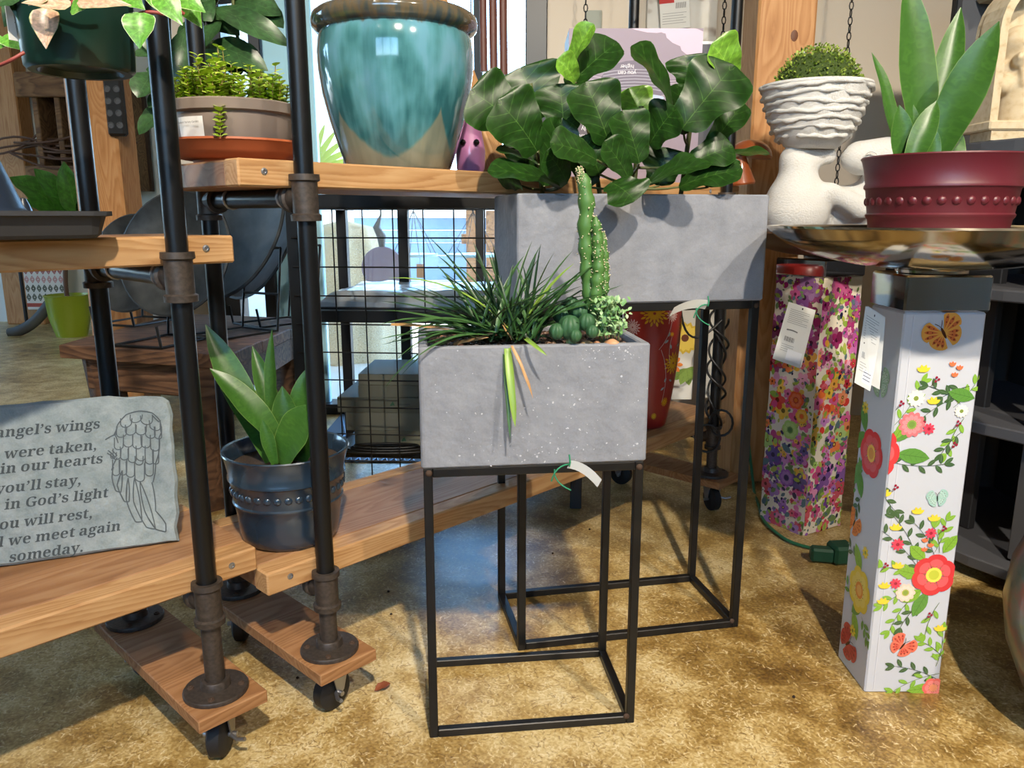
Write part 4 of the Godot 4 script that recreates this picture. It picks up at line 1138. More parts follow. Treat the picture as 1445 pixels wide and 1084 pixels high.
	b = thing("birdbath_bowl", "brown shallow bowl under the white animal figure", "bowl", V3(0.74, 0, -1.83))
	part(lat(bowl_prof(0.2, 0.656, 0.715, 0.06), 48), "bowl", mat(rgb(88, 62, 42), 0.4, 0.3), b)

# ---------------------------------------------------------------- pots
func ribbed_pot(called: String, label: String, pos: Vector3, r0: float, r1: float, h: float, m: Material, rimm: Material) -> Node3D:
	var o := thing(called, label, "pot", pos)
	var R_ := func(t): return lerpf(r0, r1, t)
	var pf := [V(0, 0), V(r0 - 0.006, 0), V(r0, 0.006)]
	for q in [[0.1, 0], [0.3, 0], [0.42, 0], [0.44, 0.0022], [0.465, 0.0026], [0.48, 0.0002], [0.7, 0.0002], [0.715, 0.0026], [0.74, 0.0022], [0.76, 0], [0.9, 0.001]]: pf.append(V(R_.call(q[0]) + q[1], h * q[0]))
	pf += [V(r1 + 0.002, h * 0.97), V(r1 + 0.004, h - 0.001), V(r1 + 0.003, h + 0.001), V(r1 - 0.001, h), V(r1 - 0.004, h * 0.96), V(R_.call(0.8) - 0.004, h * 0.8), V(0, h * 0.8)]
	part(lat(pf, 48), "body", m, o)
	var st := ns()
	var n := 34
	for i in n:
		var a := TAU * i / n
		var rr: float = R_.call(0.59)
		var q := Basis(V3(-sin(a), 0, cos(a)), V3(cos(a), 0, sin(a)), V3(0, 1, 0))
		lathe(st, [V(0, 0.0032), V(0.0036, 0.0026), V(0.0058, 0.001), V(0.0068, -0.001)], 8, Transform3D(q, V3(cos(a) * rr, h * 0.59, sin(a) * rr)))
	part(st, "bead_band", m, o)
	part(lat([V(0, h * 0.84), V(R_.call(0.84) - 0.006, h * 0.84), V(0, h * 0.835)], 24), "soil", M.soil, o)
	return o
func snake(o_label: String, L: Array):
	var o := thing("snake_plant", o_label, "plant")
	for q in L:
		var A := at(q[0], q[1], q[5])
		var B := at(q[2], q[3], q[6])
		part(lf(A, B, px(q[4], q[5]) * 0.86, q[7], q[8], q[9], 1, 4, 14, 0.07), "leaf", M.snake, o)
func build_pots():
	var mar := mat(rgb(92, 24, 36), 0.4); mar.clearcoat_enabled = true; mar.clearcoat = 0.3
	ribbed_pot("flower_pot", "maroon ribbed pot of snake plant standing in the metal bowl", V3(0.627, 0.6815, -1.175), 0.086, 0.107, 0.152, mar, mar)
	snake("tall snake plant growing in the maroon pot", [
		[1302, 250, 1280, -34, 62, -1.19, -1.2, V3(0.1, 0.1, 1), 0.02, 0.25], [1304, 248, 1410, 30, 62, -1.16, -1.12, V3(-0.6, 0.4, 1), 0.03, 0.2], [1306, 236, 1356, 10, 46, -1.2, -1.23, V3(-0.5, 0, 1), 0.02, 0.4],
		[1268, 250, 1230, 74, 36, -1.18, -1.2, V3(0.6, 0.2, 1), 0.05, 0.4], [1272, 250, 1269, 148, 38, -1.15, -1.15, V3(0, 0.2, 1), 0.04, 0.3], [1288, 248, 1283, 140, 32, -1.18, -1.19, V3(0.2, 0.1, 1), 0.02, 0.3],
		[1278, 252, 1322, 142, 38, -1.13, -1.14, V3(-0.5, 0.3, 1), 0.1, 0.35], [1326, 250, 1346, 162, 40, -1.18, -1.19, V3(-0.3, 0.2, 1), 0.05, 0.3], [1338, 250, 1342, 176, 46, -1.15, -1.16, V3(0.1, 0.3, 1), 0.06, 0.2], [1312, 250, 1318, 180, 24, -1.13, -1.13, V3(0, 0.3, 1), 0.05, 0.4]])
	var blu := mat(rgb(40, 56, 72), 0.25, 0.15); blu.clearcoat_enabled = true; blu.clearcoat = 0.6; blu.clearcoat_roughness = 0.15
	ribbed_pot("flower_pot", "navy ribbed pot of snake plant on the lower wooden shelf", V3(-0.358, 0.2455, -1.185), 0.074, 0.094, 0.148, blu, blu)
	snake("snake plant growing in the navy pot", [
		[384, 650, 290, 458, 50, -1.18, -1.2, V3(0.5, 0.3, 1), 0.04, 0.25], [404, 640, 296, 520, 46, -1.16, -1.15, V3(0.5, 0.7, 0.7), 0.14, 0.3], [388, 640, 384, 464, 26, -1.19, -1.2, V3(-0.3, 0, 1), 0.03, 0.5],
		[404, 645, 356, 488, 36, -1.2, -1.24, V3(0.4, 0.1, 1), 0.05, 0.4], [412, 650, 440, 512, 44, -1.19, -1.2, V3(-0.4, 0.1, 1), 0.08, 0.3], [396, 655, 440, 570, 64, -1.14, -1.12, V3(-0.2, 0.6, 1), 0.1, 0.2],
		[388, 655, 370, 592, 24, -1.13, -1.13, V3(0.3, 0.2, 1), 0.08, 0.4], [410, 650, 398, 545, 46, -1.18, -1.19, V3(0.2, 0.2, 1), 0.06, 0.3], [425, 652, 446, 590, 40, -1.16, -1.17, V3(-0.2, 0.3, 1), 0.05, 0.3]])
	# big glazed pot on the upper shelf
	var gz := mat(Color.WHITE, 0.12); gz.albedo_texture = glaze_tex(); gz.clearcoat_enabled = true; gz.clearcoat = 0.8; gz.clearcoat_roughness = 0.06
	var o := thing("glazed_pot", "big round teal glazed pot with brown lip on the upper shelf", "pot", V3(-0.194, 0.8245, -1.39))
	var pf := []
	for q in [[0, 0.0], [0.09, 0], [0.096, 0.006], [0.108, 0.04], [0.122, 0.085], [0.133, 0.13], [0.1385, 0.17], [0.1395, 0.2], [0.137, 0.222], [0.134, 0.23], [0.14, 0.234], [0.1465, 0.241], [0.148, 0.25], [0.146, 0.259], [0.139, 0.264], [0.131, 0.262], [0.127, 0.25], [0.13, 0.2], [0.12, 0.1], [0.09, 0.02], [0, 0.02]]: pf.append(V(q[0] * 0.925, q[1] * 0.945))
	part(lat(pf, 72, true), "body", gz, o, Transform3D(Basis(Vector3.UP, 0.5), Vector3.ZERO))
	# taupe bowl of jade on a terracotta saucer
	var base := V3(-0.415, 0.8245, -1.225)
	o = thing("saucer", "terracotta saucer under the taupe bowl at the shelf end", "saucer", base)
	part(lat([V(0, 0.006), V(0.05, 0.006), V(0.052, 0.0), V(0.062, 0.0), V(0.064, 0.006), V(0.08, 0.008), V(0.094, 0.018), V(0.099, 0.03), V(0.101, 0.031), V(0.1, 0.034), V(0.097, 0.034), V(0.09, 0.02), V(0.08, 0.013), V(0, 0.012)], 48), "dish", mat(rgb(176, 92, 52), 0.55), o)
	o = thing("bowl_planter", "taupe plastic bowl planter with white price label", "pot", base + V3(0, 0.0125, 0))
	part(lat([V(0, 0), V(0.076, 0), V(0.08, 0.004), V(0.086, 0.058), V(0.092, 0.06), V(0.094, 0.073), V(0.092, 0.075), V(0.088, 0.074), V(0.086, 0.066), V(0, 0.062)], 48), "body", mat(rgb(134, 122, 114), 0.5), o)
	var lab := Print.new(func(p: Vector2, k: float):
		var a := 2.32 - p.x / 0.086
		var rr := 0.0845 + (p.y - 0.03) * 0.08
		return V3(cos(a) * (rr + k + 0.0004), p.y, sin(a) * (rr + k + 0.0004)))
	for i in 6: lab.poly(PackedVector2Array([V(0.008 * i, 0.006), V(0.008 * i + 0.008, 0.006), V(0.008 * i + 0.008, 0.05), V(0.008 * i, 0.05)]), rgb(226, 228, 230))
	var card := part(lab.st, "price_label", M.vc, o)
	var xf := Transform3D(Basis(V3(0.62, 0, 0.78), V3(0.045, 1, 0.02), V3(-0.72, -0.1, 0.7)), V3(-0.061, 0.04, 0.063))
	words("Succulent Variety Garden", 0.046, card, Transform3D(Basis(Vector3.UP, -0.47), V3(-0.041, 0.042, 0.0797)), M.ink)
	words("$21.00", 0.022, card, Transform3D(Basis(Vector3.UP, -0.6), V3(-0.052, 0.02, 0.0705)), M.ink)
	o = thing("jade_plant", "bright yellow-green trailing succulent growing in the taupe bowl", "plant", base + V3(0, 0.078, 0))
	var r := RandomNumberGenerator.new(); r.seed = 15
	var st := ns()
	var sm_ := ns()
	for k in 130:
		var a := r.randf() * TAU
		var q := sqrt(r.randf()) * 0.082
		var b0 := V3(cos(a) * q, -0.005, sin(a) * q)
		var hgt := r.randf_range(0.025, 0.055) * (1.3 - q * 7.0) + 0.012
		if k % 9 == 0: hgt += 0.018
		var tip := b0 + V3(r.randfn(0, 0.008), hgt, r.randfn(0, 0.008))
		if k == 3: b0 = V3(0.01, 0.0, 0.088); tip = V3(0.012, -0.045, 0.1)
		tube(sm_, [b0, tip], 0.0009, 4, false)
		for i in 9:
			var t := (i + 1) / 9.0
			for m in 2:
				var an := i * 1.57 + m * PI + k
				var c := b0.lerp(tip, t)
				var d := V3(cos(an), 0.35, sin(an)).normalized()
				leaf(st, c, c + d * r.randf_range(0.008, 0.013), r.randf_range(0.009, 0.013), V3(0, 1, 0.3), 0.1, 0.1, 4, 2, 4, 0.0, rgb(150, 184, 44).lerp(rgb(196, 218, 92), r.randf()).srgb_to_linear())
	part(st, "foliage", M.vc_leaf, o).set_meta("kind", "stuff")
	part(sm_, "stems", mat(rgb(150, 130, 80), 0.7), o).set_meta("kind", "stuff")

func words(s: String, w: float, parent: Node, xf: Transform3D, m: Material, serif := false, slant := 0.0, hgt := 0.0) -> MeshInstance3D:
	var f := SystemFont.new(); f.font_names = PackedStringArray(["Droid Serif" if serif else "Droid Sans"]); f.font_weight = 700 if serif else 400
	var t := TextMesh.new(); t.font = f; t.text = s; t.font_size = 48; t.pixel_size = 0.001; t.depth = 0.0; t.curve_step = 2.0
	var ab := t.get_aabb()
	var k := w / maxf(ab.size.x, 0.0001) if w > 0 else hgt
	var o := inst(t, "lettering", m, parent, xf * Transform3D(Basis(V3(k, 0, 0), V3(k * slant, k, 0), V3(0, 0, 1)), Vector3.ZERO))
	return o

# ---------------------------------------------------------------- engraved stone
func build_stone():
	var O := V3(-0.494, 0.2805, -1.072)
	var nr := V3(0.39, 0, 0.92).normalized()
	var xr := V3(0.92, 0, -0.39).normalized()
	var up := (V3(0, 1, 0) * cos(0.2) - nr * sin(0.2)).normalized()
	var n := xr.cross(up).normalized()
	var base := Transform3D(Basis(xr, up, n), O)
	var inv := base.affine_inverse()
	var S := func(u, v) -> Vector2:
		var q: Vector3 = inv * hit(u, v, O, n)
		return V(q.x, q.y)
	var o := thing("memorial_stone", "grey memorial stone engraved with verse and an angel wing", "stone")
	o.transform = base
	var out := PackedVector2Array()
	var r := RandomNumberGenerator.new(); r.seed = 3
	for q in [[253, 764], [249, 745], [253, 725], [250, 700], [251, 680], [247, 655], [246, 630], [243, 605], [244, 585], [238, 566], [228, 560], [200, 559], [175, 561], [150, 559], [120, 562], [90, 565], [60, 566], [30, 570], [0, 572]]: out.append(S.call(q[0], q[1]))
	var xl: float = -0.335
	var yt: float = out[out.size() - 1].y
	for k in 4: out.append(V(lerpf(out[18].x, xl, (k + 1) / 5.0), yt + r.randf_range(-0.002, 0.002)))
	for k in 9: out.append(V(xl + r.randf_range(-0.003, 0.003), lerpf(yt - 0.004, 0.006, k / 8.0)))
	for k in 14: out.append(V(lerpf(xl + 0.01, -0.008, k / 13.0), 0.0012 + r.randf_range(0.0, 0.002)))
	var st := ns()
	prism(st, out, -0.035, 0.0, Transform3D(Basis(V3(1, 0, 0), V3(0, 0, 1), V3(0, 1, 0)), Vector3.ZERO), 0.004)
	var m := tri_mat(mat(Color.WHITE, 0.85), ramp_tex(nz(0.015, 51, 5), [rgb(110, 122, 124), rgb(130, 142, 144), rgb(144, 154, 156), rgb(156, 164, 164)], 512, nz(0.15, 52, 2), 0.3), V3(4, 4, 4))
	m.normal_enabled = true; m.normal_texture = bump(nz(0.06, 53, 4), 256, 3.0); m.normal_scale = 0.5
	part(st, "slab", m, o)
	var c: Vector2 = S.call(66, 778)
	var xc: float = c.x
	var L := ["On angel’s wings", "you were taken,", "but in our hearts", "you’ll stay,", "and in God’s light", "you will rest,", "until we meet again", "someday."]
	var yb := [[141, 597], [136, 624], [145, 646], [114, 673], [153, 694], [130, 720], [170, 738], [117, 768]]
	var ink := mat(rgb(66, 74, 78), 0.9)
	var wd: float = (S.call(170, 735).x - xc) * 2.0
	var f := SystemFont.new(); f.font_names = PackedStringArray(["Droid Serif"]); f.font_weight = 700
	var t := TextMesh.new(); t.font = f; t.text = L[6]; t.font_size = 48; t.pixel_size = 0.001; t.depth = 0.0
	var k := wd / t.get_aabb().size.x
	for i in 8:
		var e: Vector2 = S.call(yb[i][0], yb[i][1])
		var w := words(L[i], 0.0, o, Transform3D(Basis(), V3(0, 0, 0.0006)), ink, true, 0.2, k * 1.0)
		var ab: AABB = w.mesh.get_aabb()
		w.position = V3(e.x - ab.end.x * k, e.y - (0.004 if i in [3, 5, 7, 1, 6] else 0.001), 0.0006)
		if L[i].ends_with("g") or L[i].ends_with(","): pass
	# the wing: feather outlines cut into the face
	var p := Print.new(func(q: Vector2, kk: float): return V3(q.x, q.y, kk + 0.0003))
	var Z2 := func(x, y) -> Vector2: return S.call(x / 3.871, 540.0 + y / 3.871)
	var U := func(cx, cy, w, l, dx):
		var pts := []
		for i in 11:
			var a := PI * i / 10.0
			pts.append(Z2.call(cx - cos(a) * w * 0.5 + dx * sin(a), cy + sin(a) * w * 0.45 + (l if i > 0 and i < 10 else 0.0)))
		for i in 10: p.line(pts[i], pts[i + 1], 0.0014, rgb(74, 82, 86))
	for q in [[690, 195, 62, 22, -6], [745, 175, 66, 14, -8], [800, 180, 66, 20, 4], [845, 205, 60, 30, 10], [665, 240, 56, 34, -6], [715, 230, 60, 30, -4], [770, 225, 60, 34, 0], [820, 240, 54, 40, 6], [862, 240, 40, 50, 6], [650, 300, 50, 44, -4], [700, 285, 52, 44, 0], [750, 290, 52, 48, 2], [795, 285, 52, 48, 4], [845, 300, 48, 52, 4], [640, 360, 44, 40, -4], [680, 350, 46, 52, 0], [722, 360, 46, 56, 2], [768, 345, 50, 60, 4], [815, 365, 46, 60, 4], [850, 370, 34, 60, 2], [635, 420, 40, 70, -2], [672, 420, 42, 66, 0], [712, 430, 46, 66, 2], [762, 440, 54, 76, 4], [815, 430, 46, 60, 2], [622, 380, 30, 20, -8], [760, 400, 44, 30, 0]]:
		U.call(q[0], q[1], q[2], q[3], q[4])
	for q in [[[620, 460], [612, 520], [632, 590], [660, 600], [668, 480]], [[668, 480], [640, 560], [680, 650], [705, 650], [700, 520]], [[700, 520], [690, 640], [740, 760], [775, 760], [735, 520]], [[735, 520], [730, 650], [800, 790], [850, 800], [765, 540]], [[765, 540], [790, 700], [850, 800], [905, 815], [905, 770], [850, 700], [830, 545]]]:
		for i in q.size() - 1: p.line(Z2.call(q[i][0], q[i][1]), Z2.call(q[i + 1][0], q[i + 1][1]), 0.0015, rgb(74, 82, 86), 0.06)
	for q in [[640, 235, 690, 175], [690, 175, 760, 155], [760, 155, 830, 165], [830, 165, 872, 205], [872, 205, 882, 270], [882, 270, 868, 300], [640, 235, 628, 285], [628, 285, 645, 330], [612, 370, 640, 400], [610, 480, 640, 410], [868, 300, 872, 345], [872, 345, 850, 440], [850, 440, 835, 545], [575, 312, 640, 280], [590, 370, 630, 410], [585, 385, 625, 415], [640, 240, 620, 290], [880, 270, 876, 220], [870, 215, 830, 175]]: p.line(Z2.call(q[0], q[1]), Z2.call(q[2], q[3]), 0.0015, rgb(74, 82, 86), -0.08)
	part(p.st, "wing_engraving", M.vc, o)

# ---------------------------------------------------------------- goods on the shelving
func on_shelf(unit: int, x: float, z: float, y: float) -> Vector3:    # unit's own axes: x along, z towards the front
	var o := V3(-0.418, 0, -0.986) if unit == 0 else V3(-0.282, 0, -1.093)
	return o + E_DIR * x - N_DIR * z + V3(0, y, 0)
func build_shelf_goods():
	var yaw := atan2(0.7238, 0.69)
	# black seed tray and the cone that stands in it
	var o := thing("seed_tray", "black plastic tray on the left upper shelf", "tray", on_shelf(0, -0.085, 0.03, 0.7255), yaw)
	var rs := []
	for q in [[0.012, 0.0], [0.006, 0.004], [-0.001, 0.024], [-0.008, 0.025], [-0.008, 0.03], [0.001, 0.03], [0.012, 0.004]]: rs.append(rrect(-0.52, 0, -0.25, 0, q[0], 0.02, q[1]))
	var st := ns()
	for i in rs.size() - 1:
		for k in rs[i].size():
			var k2: int = (k + 1) % rs[i].size()
			quado(st, rs[i][k], rs[i][k2], rs[i + 1][k2], rs[i + 1][k], V3(-0.26, 0.02 if i < 4 else 0.5, -0.12))
	for i in [0, 6]:
		for k in range(1, rs[i].size() - 1): tri(st, rs[i][0], rs[i][k], rs[i][k + 1])
	part(st, "tray", M.dark_plastic, o)
	o = thing("plastic_cone", "dark blue plastic cone with a round foot standing in the black tray", "cone", on_shelf(0, -0.175, -0.125, 0.7305), yaw)
	var bl := mat(rgb(34, 44, 60), 0.35)
	part(lat([V(0, 0), V(0.06, 0), V(0.062, 0.002), V(0.061, 0.022), V(0.05, 0.024), V(0.045, 0.03), V(0.026, 0.085), V(0.02, 0.1), V(0.018, 0.102), V(0, 0.102)], 40), "cone", bl, o)
	st = ns(); lathe(st, [V(0, 0.02), V(0.004, 0.019), V(0.007, 0.012), V(0.011, 0.0)], 12, Transform3D(Basis(), V3(0.048, 0.022, -0.01)))
	part(st, "tab", bl, o)
	# hanging pot of variegated wax plant
	var hp := on_shelf(0, -0.135, 0.0, 0.0)
	hp = at(115, 103, -0.93)
	o = thing("hanging_pot", "dark green plastic pot hanging at the top left corner", "pot", hp)
	var gp := mat(rgb(22, 52, 44), 0.28)
	part(lat([V(0, 0.006), V(0.04, 0.006), V(0.044, 0.0), V(0.052, 0.0), V(0.056, 0.004), V(0.0605, 0.085), V(0.064, 0.087), V(0.064, 0.096), V(0.061, 0.096), V(0.058, 0.085), V(0, 0.082)], 40), "body", gp, o)
	st = ns()
	for k in 3:
		var a := TAU * k / 3 + 0.4
		tube(st, [V3(cos(a) * 0.062, 0.09, sin(a) * 0.062), V3(cos(a) * 0.01, 0.3, sin(a) * 0.01), V3(0, 1.486 - hp.y, 0)], 0.0014, 5)
	part(st, "hanger_wire", M.black, o)
	part(bx(V3(-0.052, 0.045, 0.026), V3(0.001, 0.034, 0.018), 0.0, Basis(Vector3.UP, -0.45)), "label", M.paper, o)
	M.hoya_pink = mat(Color.WHITE, 0.3); M.hoya_pink.albedo_texture = vein_tex(rgb(196, 160, 134), rgb(176, 156, 104), rgb(90, 128, 54), 3, 0.3, 0.6); M.hoya_pink.backlight = Color(0.3, 0.25, 0.2)
	M.hoya = mat(Color.WHITE, 0.28); M.hoya.albedo_texture = vein_tex(rgb(92, 148, 54), rgb(120, 170, 80), rgb(220, 224, 190), 3, 0.3, 0.7); M.hoya.backlight = Color(0.2, 0.3, 0.1)
	M.dark_leaf = mat(Color.WHITE, 0.3); M.dark_leaf.albedo_texture = vein_tex(rgb(48, 78, 44), rgb(78, 108, 66), rgb(60, 92, 54), 5, 0.3, 0.6); M.dark_leaf.backlight = Color(0.1, 0.14, 0.05)
	o = thing("wax_plant", "variegated pink, cream and green waxy leaves trailing from the hanging pot", "plant")
	var hz := hp.z + 0.066
	for q in [[66, 12, 65, 69, 38, 1, 0.0], [198, 18, 197, 69, 41, 0, 0.03], [100, 6, 30, 4, 24, 1, 0.02], [110, 2, 186, 8, 26, 1, 0.03], [100, 14, 140, 2, 24, 0, 0.02], [175, -6, 205, 14, 26, 0, 0.0], [225, -10, 258, 36, 34, 0, 0.02], [240, -14, 290, 18, 40, 0, -0.02], [215, -12, 232, 22, 26, 0, -0.05], [44, -10, 6, 38, 60, 2, -0.05], [40, -10, 36, 42, 44, 2, -0.03], [10, 48, 36, 72, 34, 0, -0.08], [4, 52, -10, 74, 30, 0, -0.08], [250, -12, 285, 40, 40, 0, -0.05], [300, -14, 268, 6, 30, 2, -0.06], [150, -8, 150, 10, 30, 1, 0.02], [60, -8, 40, 8, 30, 1, 0.02], [20, -12, -6, 10, 40, 2, -0.02]]:
		var A := at(q[0], q[1], hz + q[6])
		var B := at(q[2], q[3], hz + q[6] + 0.008)
		part(lf(A, B, px(q[4], hz), V3(0.1, 0.5, 1), 0.08, 0.18, 3, 4, 10, 0.04), "leaf", [M.hoya, M.hoya_pink, M.dark_leaf][q[5]], o)
	for q in [[80, 12, 105, 2, 130, -8], [195, 20, 210, 14, 232, 20], [0, 92, 15, 86, 34, 74], [260, 20, 240, 5, 220, -10]]:
		st = ns(); tube(st, bez(at(q[0], q[1], hz), at(q[2], q[3], hz + 0.01), at(q[4], q[5], hz), 6), 0.0018, 6)
		part(st, "vine", mat(rgb(150, 70, 62), 0.5), o)
	# broad dark leaves hanging behind
	o = thing("philodendron", "dark green broad-leaved plant hanging behind the left poles", "plant")
	var top := on_shelf(1, -0.0, -0.18, 1.5)
	top.y = 1.35
	var r := RandomNumberGenerator.new(); r.seed = 30
	var L := [[218, 103, 194, 138, 40], [242, 148, 196, 190, 34], [292, 20, 338, 50, 32], [290, 60, 288, 96, 28], [302, 12, 410, 66, 34], [296, 60, 378, 100, 38], [242, 74, 188, 78, 24], [268, 94, 300, 138, 36], [262, 40, 250, 130, 34], [280, 20, 262, 80, 36], [330, 0, 396, 22, 40], [250, 88, 225, 62, 36], [236, 116, 206, 98, 30], [270, 130, 246, 170, 38], [225, 30, 208, 72, 36], [300, 100, 268, 126, 34], [240, 10, 212, 30, 40], [275, -6, 300, 30, 40], [330, 60, 366, 110, 36], [262, 146, 300, 136, 26], [310, 30, 290, 66, 30], [244, 130, 210, 152, 30], [360, 4, 400, 40, 30], [320, 64, 338, 108, 40], [284, 70, 306, 104, 40], [232, 84, 244, 118, 36]]
	for i in L.size():
		var q: Array = L[i]
		var z := -1.42 - 0.02 * (i % 4)
		part(lf(at(q[0], q[1], z), at(q[2], q[3], z + 0.03), px(q[4], z), V3(r.randf_range(-0.4, 0.4), 0.6, 1), 0.16, 0.15, 4, 4, 10, 0.05), "leaf", M.dark_leaf, o)
	for q in [[240, -20, 235, 60, 250, 150], [290, -20, 300, 20, 262, 100], [320, -20, 290, 10, 300, 70], [260, -20, 225, 20, 222, 110], [330, -20, 325, 20, 340, 70]]:
		st = ns(); tube(st, bez(at(q[0], q[1], -1.45), at(q[2], q[3], -1.44), at(q[4], q[5], -1.44), 8), 0.003, 6)
		part(st, "vine", M.stem, o)
	var hpz := at(285, -20, -1.45)
	var hb := thing("hanging_basket", "plain hanging basket pot above the broad-leaved plant", "pot", hpz + V3(0, -0.015, 0))
	part(lat([V(0, 0), V(0.06, 0), V(0.09, 0.09), V(0.094, 0.1), V(0.088, 0.1), V(0.08, 0.08), V(0, 0.08)], 28), "basket", M.dark_plastic, hb)
	part(rod(V3(0, 0.08, 0), V3(0, 2.995 - hpz.y, 0), 0.0015, 5), "hanger_wire", M.black, hb)
	# purple glass and the leaning wooden leg behind the big pot
	var gl := mat(Color(0.66, 0.42, 0.6), 0.12); gl.clearcoat_enabled = true; gl.clearcoat = 1.0; gl.backlight = Color(0.5, 0.3, 0.45)
	for q in [[522, 232, 62, 0.33, "behind the big pot's lip", -1.58], [664, 232, 34, 0.1, "with black eyes beside the leaning wooden leg", -1.47]]:
		var c := at(q[0], q[1], q[5])
		o = thing("glass_bottle", "lilac hammered glass bottle %s" % q[4], "bottle", V3(c.x, 0.8245, c.z))
		var rr: float = px(q[2] * 0.5, q[5])
		part(lat([V(0, 0), V(rr * 0.9, 0), V(rr * 1.1, 0.01), V(rr * 1.15, 0.04), V(rr, q[3] * 0.6), V(rr * 0.7, q[3] * 0.95), V(rr * 0.72, q[3]), V(rr * 0.6, q[3]), V(rr * 0.6, q[3] * 0.9), V(0, q[3] * 0.85)], 14), "body", gl, o)
		if q[3] < 0.2:
			for s in [-1, 1]:
				st = ns(); lathe(st, [V(0, 0.006), V(0.004, 0.004), V(0.006, 0), V(0.004, -0.004), V(0, -0.006)], 10, Transform3D(Basis(), V3(s * 0.012, 0.054, rr * 1.02)))
				part(st, "eye", M.black_gloss, o)
	o = thing("easel_leg", "slanted varnished board leaning behind the teal pot", "board")
	var a0 := at(598, -30, -1.60); var a1 := at(702, 236, -1.58); a1.y = 0.835
	var dv := a1 - a0
	var bs := Basis(dv.normalized(), V3(0, 0, 1).cross(dv.normalized()).normalized(), V3(0, 0, 1)).orthonormalized()
	o.transform = Transform3D(bs * Basis(Vector3.RIGHT, 0.5), (a0 + a1) * 0.5)
	part(bx(Vector3.ZERO, V3(dv.length(), 0.038, 0.052), 0.003), "board", M.fir, o)
	# fountain kit carton, printed upside down
	var b0 := at(800, 260, -1.84)
	var x1 := at(982, 260, -1.84).x
	var H := at(890, 40, -1.84).y - 0.8245
	o = thing("carton", "mauve fountain kit carton standing upside down behind the figs", "box", V3(b0.x, 0.8245, -1.84))
	var W := x1 - b0.x
	part(bx(V3(W * 0.5, H * 0.5, -0.075), V3(W, H, 0.15), 0.0015), "carton", mat(rgb(176, 186, 196), 0.5), o)
	var p := Print.new(func(q: Vector2, k: float): return V3(q.x, q.y, k), W, H)
	p.poly(PackedVector2Array([V(0, 0), V(W, 0), V(W, H), V(0, H)]), rgb(138, 124, 140))
	for i in 26: p.line(V(0, H * (0.75 - 0.014 * i)), V(W, H * (0.7 - 0.01 * i)), 0.002, [rgb(120, 106, 124), rgb(158, 146, 160)][i % 2], 0.12 - 0.01 * i)
	for q in [[0.75, 1.02, 0.09, 0.035], [0.9, 0.94, 0.1, 0.04], [0.98, 0.86, 0.08, 0.03], [0.55, 1.03, 0.1, 0.03]]: p.oval(V(W * q[0], H * q[1]), V(q[2], q[3]) * 0.55, -0.2, rgb(196, 176, 196), 14)
	p.oval(V(W * 0.5, H * 0.66), V(W * 0.26, H * 0.14), 0.0, rgb(104, 96, 112), 24)
	for i in 7: p.line(V(W * 0.26, H * (0.72 - 0.02 * i)), V(W * 0.74, H * (0.72 - 0.02 * i)), 0.002, rgb(150, 146, 160), -0.1)
	p.oval(V(W * 0.55, H * 0.56), V(W * 0.18, H * 0.025), 0.0, rgb(170, 182, 206), 20)
	p.poly(PackedVector2Array([V(0, H * 0.14), V(W * 0.35, H * 0.14), V(W * 0.35, H * 0.5), V(0, H * 0.5)]), rgb(92, 86, 96))
	p.poly(PackedVector2Array([V(W * 0.04, H * 0.2), V(W * 0.34, H * 0.2), V(W * 0.34, H * 0.26), V(W * 0.04, H * 0.26)]), rgb(84, 108, 120))
	var pp := part(p.st, "printed_face", M.vc, o)
	var flip := Basis(V3(0, 0, 1), PI)
	var n := 0
	for s in [["Flow & Breathe", 0.23, 0.075], ["fountain kit", 0.31, 0.06], ["instantly", 0.36, 0.05], ["features a", 0.41, 0.05], ["for home", 0.46, 0.045], ["you can", 0.72, 0.04], ["higher", 0.76, 0.03]]:
		words(s[0], s[2], pp, Transform3D(flip, V3(W * (0.19 if s[1] < 0.5 else 0.44), H * s[1], 0.0006)), mat(rgb(232, 230, 236), 0.7))
		n += 1
	o = thing("carton", "small dark grey carton with white edge behind the mauve carton", "box", V3(at(980, 200, -2.02).x, 0.8245, -2.02))
	H = at(1000, 58, -2.02).y - 0.8245
	part(bx(V3(0.037, H * 0.5, -0.04), V3(0.074, H, 0.08), 0.001), "carton", mat(rgb(226, 226, 226), 0.6), o)
	part(bx(V3(0.037, H * 0.5 - 0.002, 0.0004), V3(0.066, H - 0.01, 0.001)), "printed_face", mat(rgb(74, 74, 82), 0.6), o)
	# amber glass mushroom
	var mp := at(1047, 260, -1.965)
	o = thing("glass_mushroom", "amber glass mushroom on the shelf end beside the fig leaves", "ornament", V3(mp.x, 0.8245, mp.z))
	var am := mat(Color(0.78, 0.36, 0.12), 0.05); am.refraction_enabled = true; am.refraction_scale = 0.05; am.clearcoat_enabled = true
	var am2 := mat(rgb(150, 74, 30), 0.06); am2.clearcoat_enabled = true; am2.backlight = Color(0.5, 0.2, 0.05)
	part(lat([V(0, 0), V(0.03, 0), V(0.032, 0.004), V(0.024, 0.03), V(0.016, 0.055), V(0.014, 0.068), V(0, 0.068)], 24), "stem", am2, o, Transform3D(Basis(V3(0, 0, 1), 0.12), Vector3.ZERO))
	st = ns(); lathe(st, [V(0, 0.058), V(0.03, 0.06), V(0.047, 0.062), V(0.05, 0.067), V(0.045, 0.08), V(0.034, 0.092), V(0.018, 0.099), V(0, 0.101)], 28, Transform3D(Basis(V3(0, 0, 1), -0.16), V3(0.008, 0.006, 0)))
	part(st, "cap", am2, o)
	# red vase
	var vb := on_shelf(1, 1.04, -0.1, 0.2455)
	vb = aty(914, 600, 0.2455)
	o = thing("printed_vase", "tall red vase printed with yellow chrysanthemums on the lower shelf", "vase", vb)
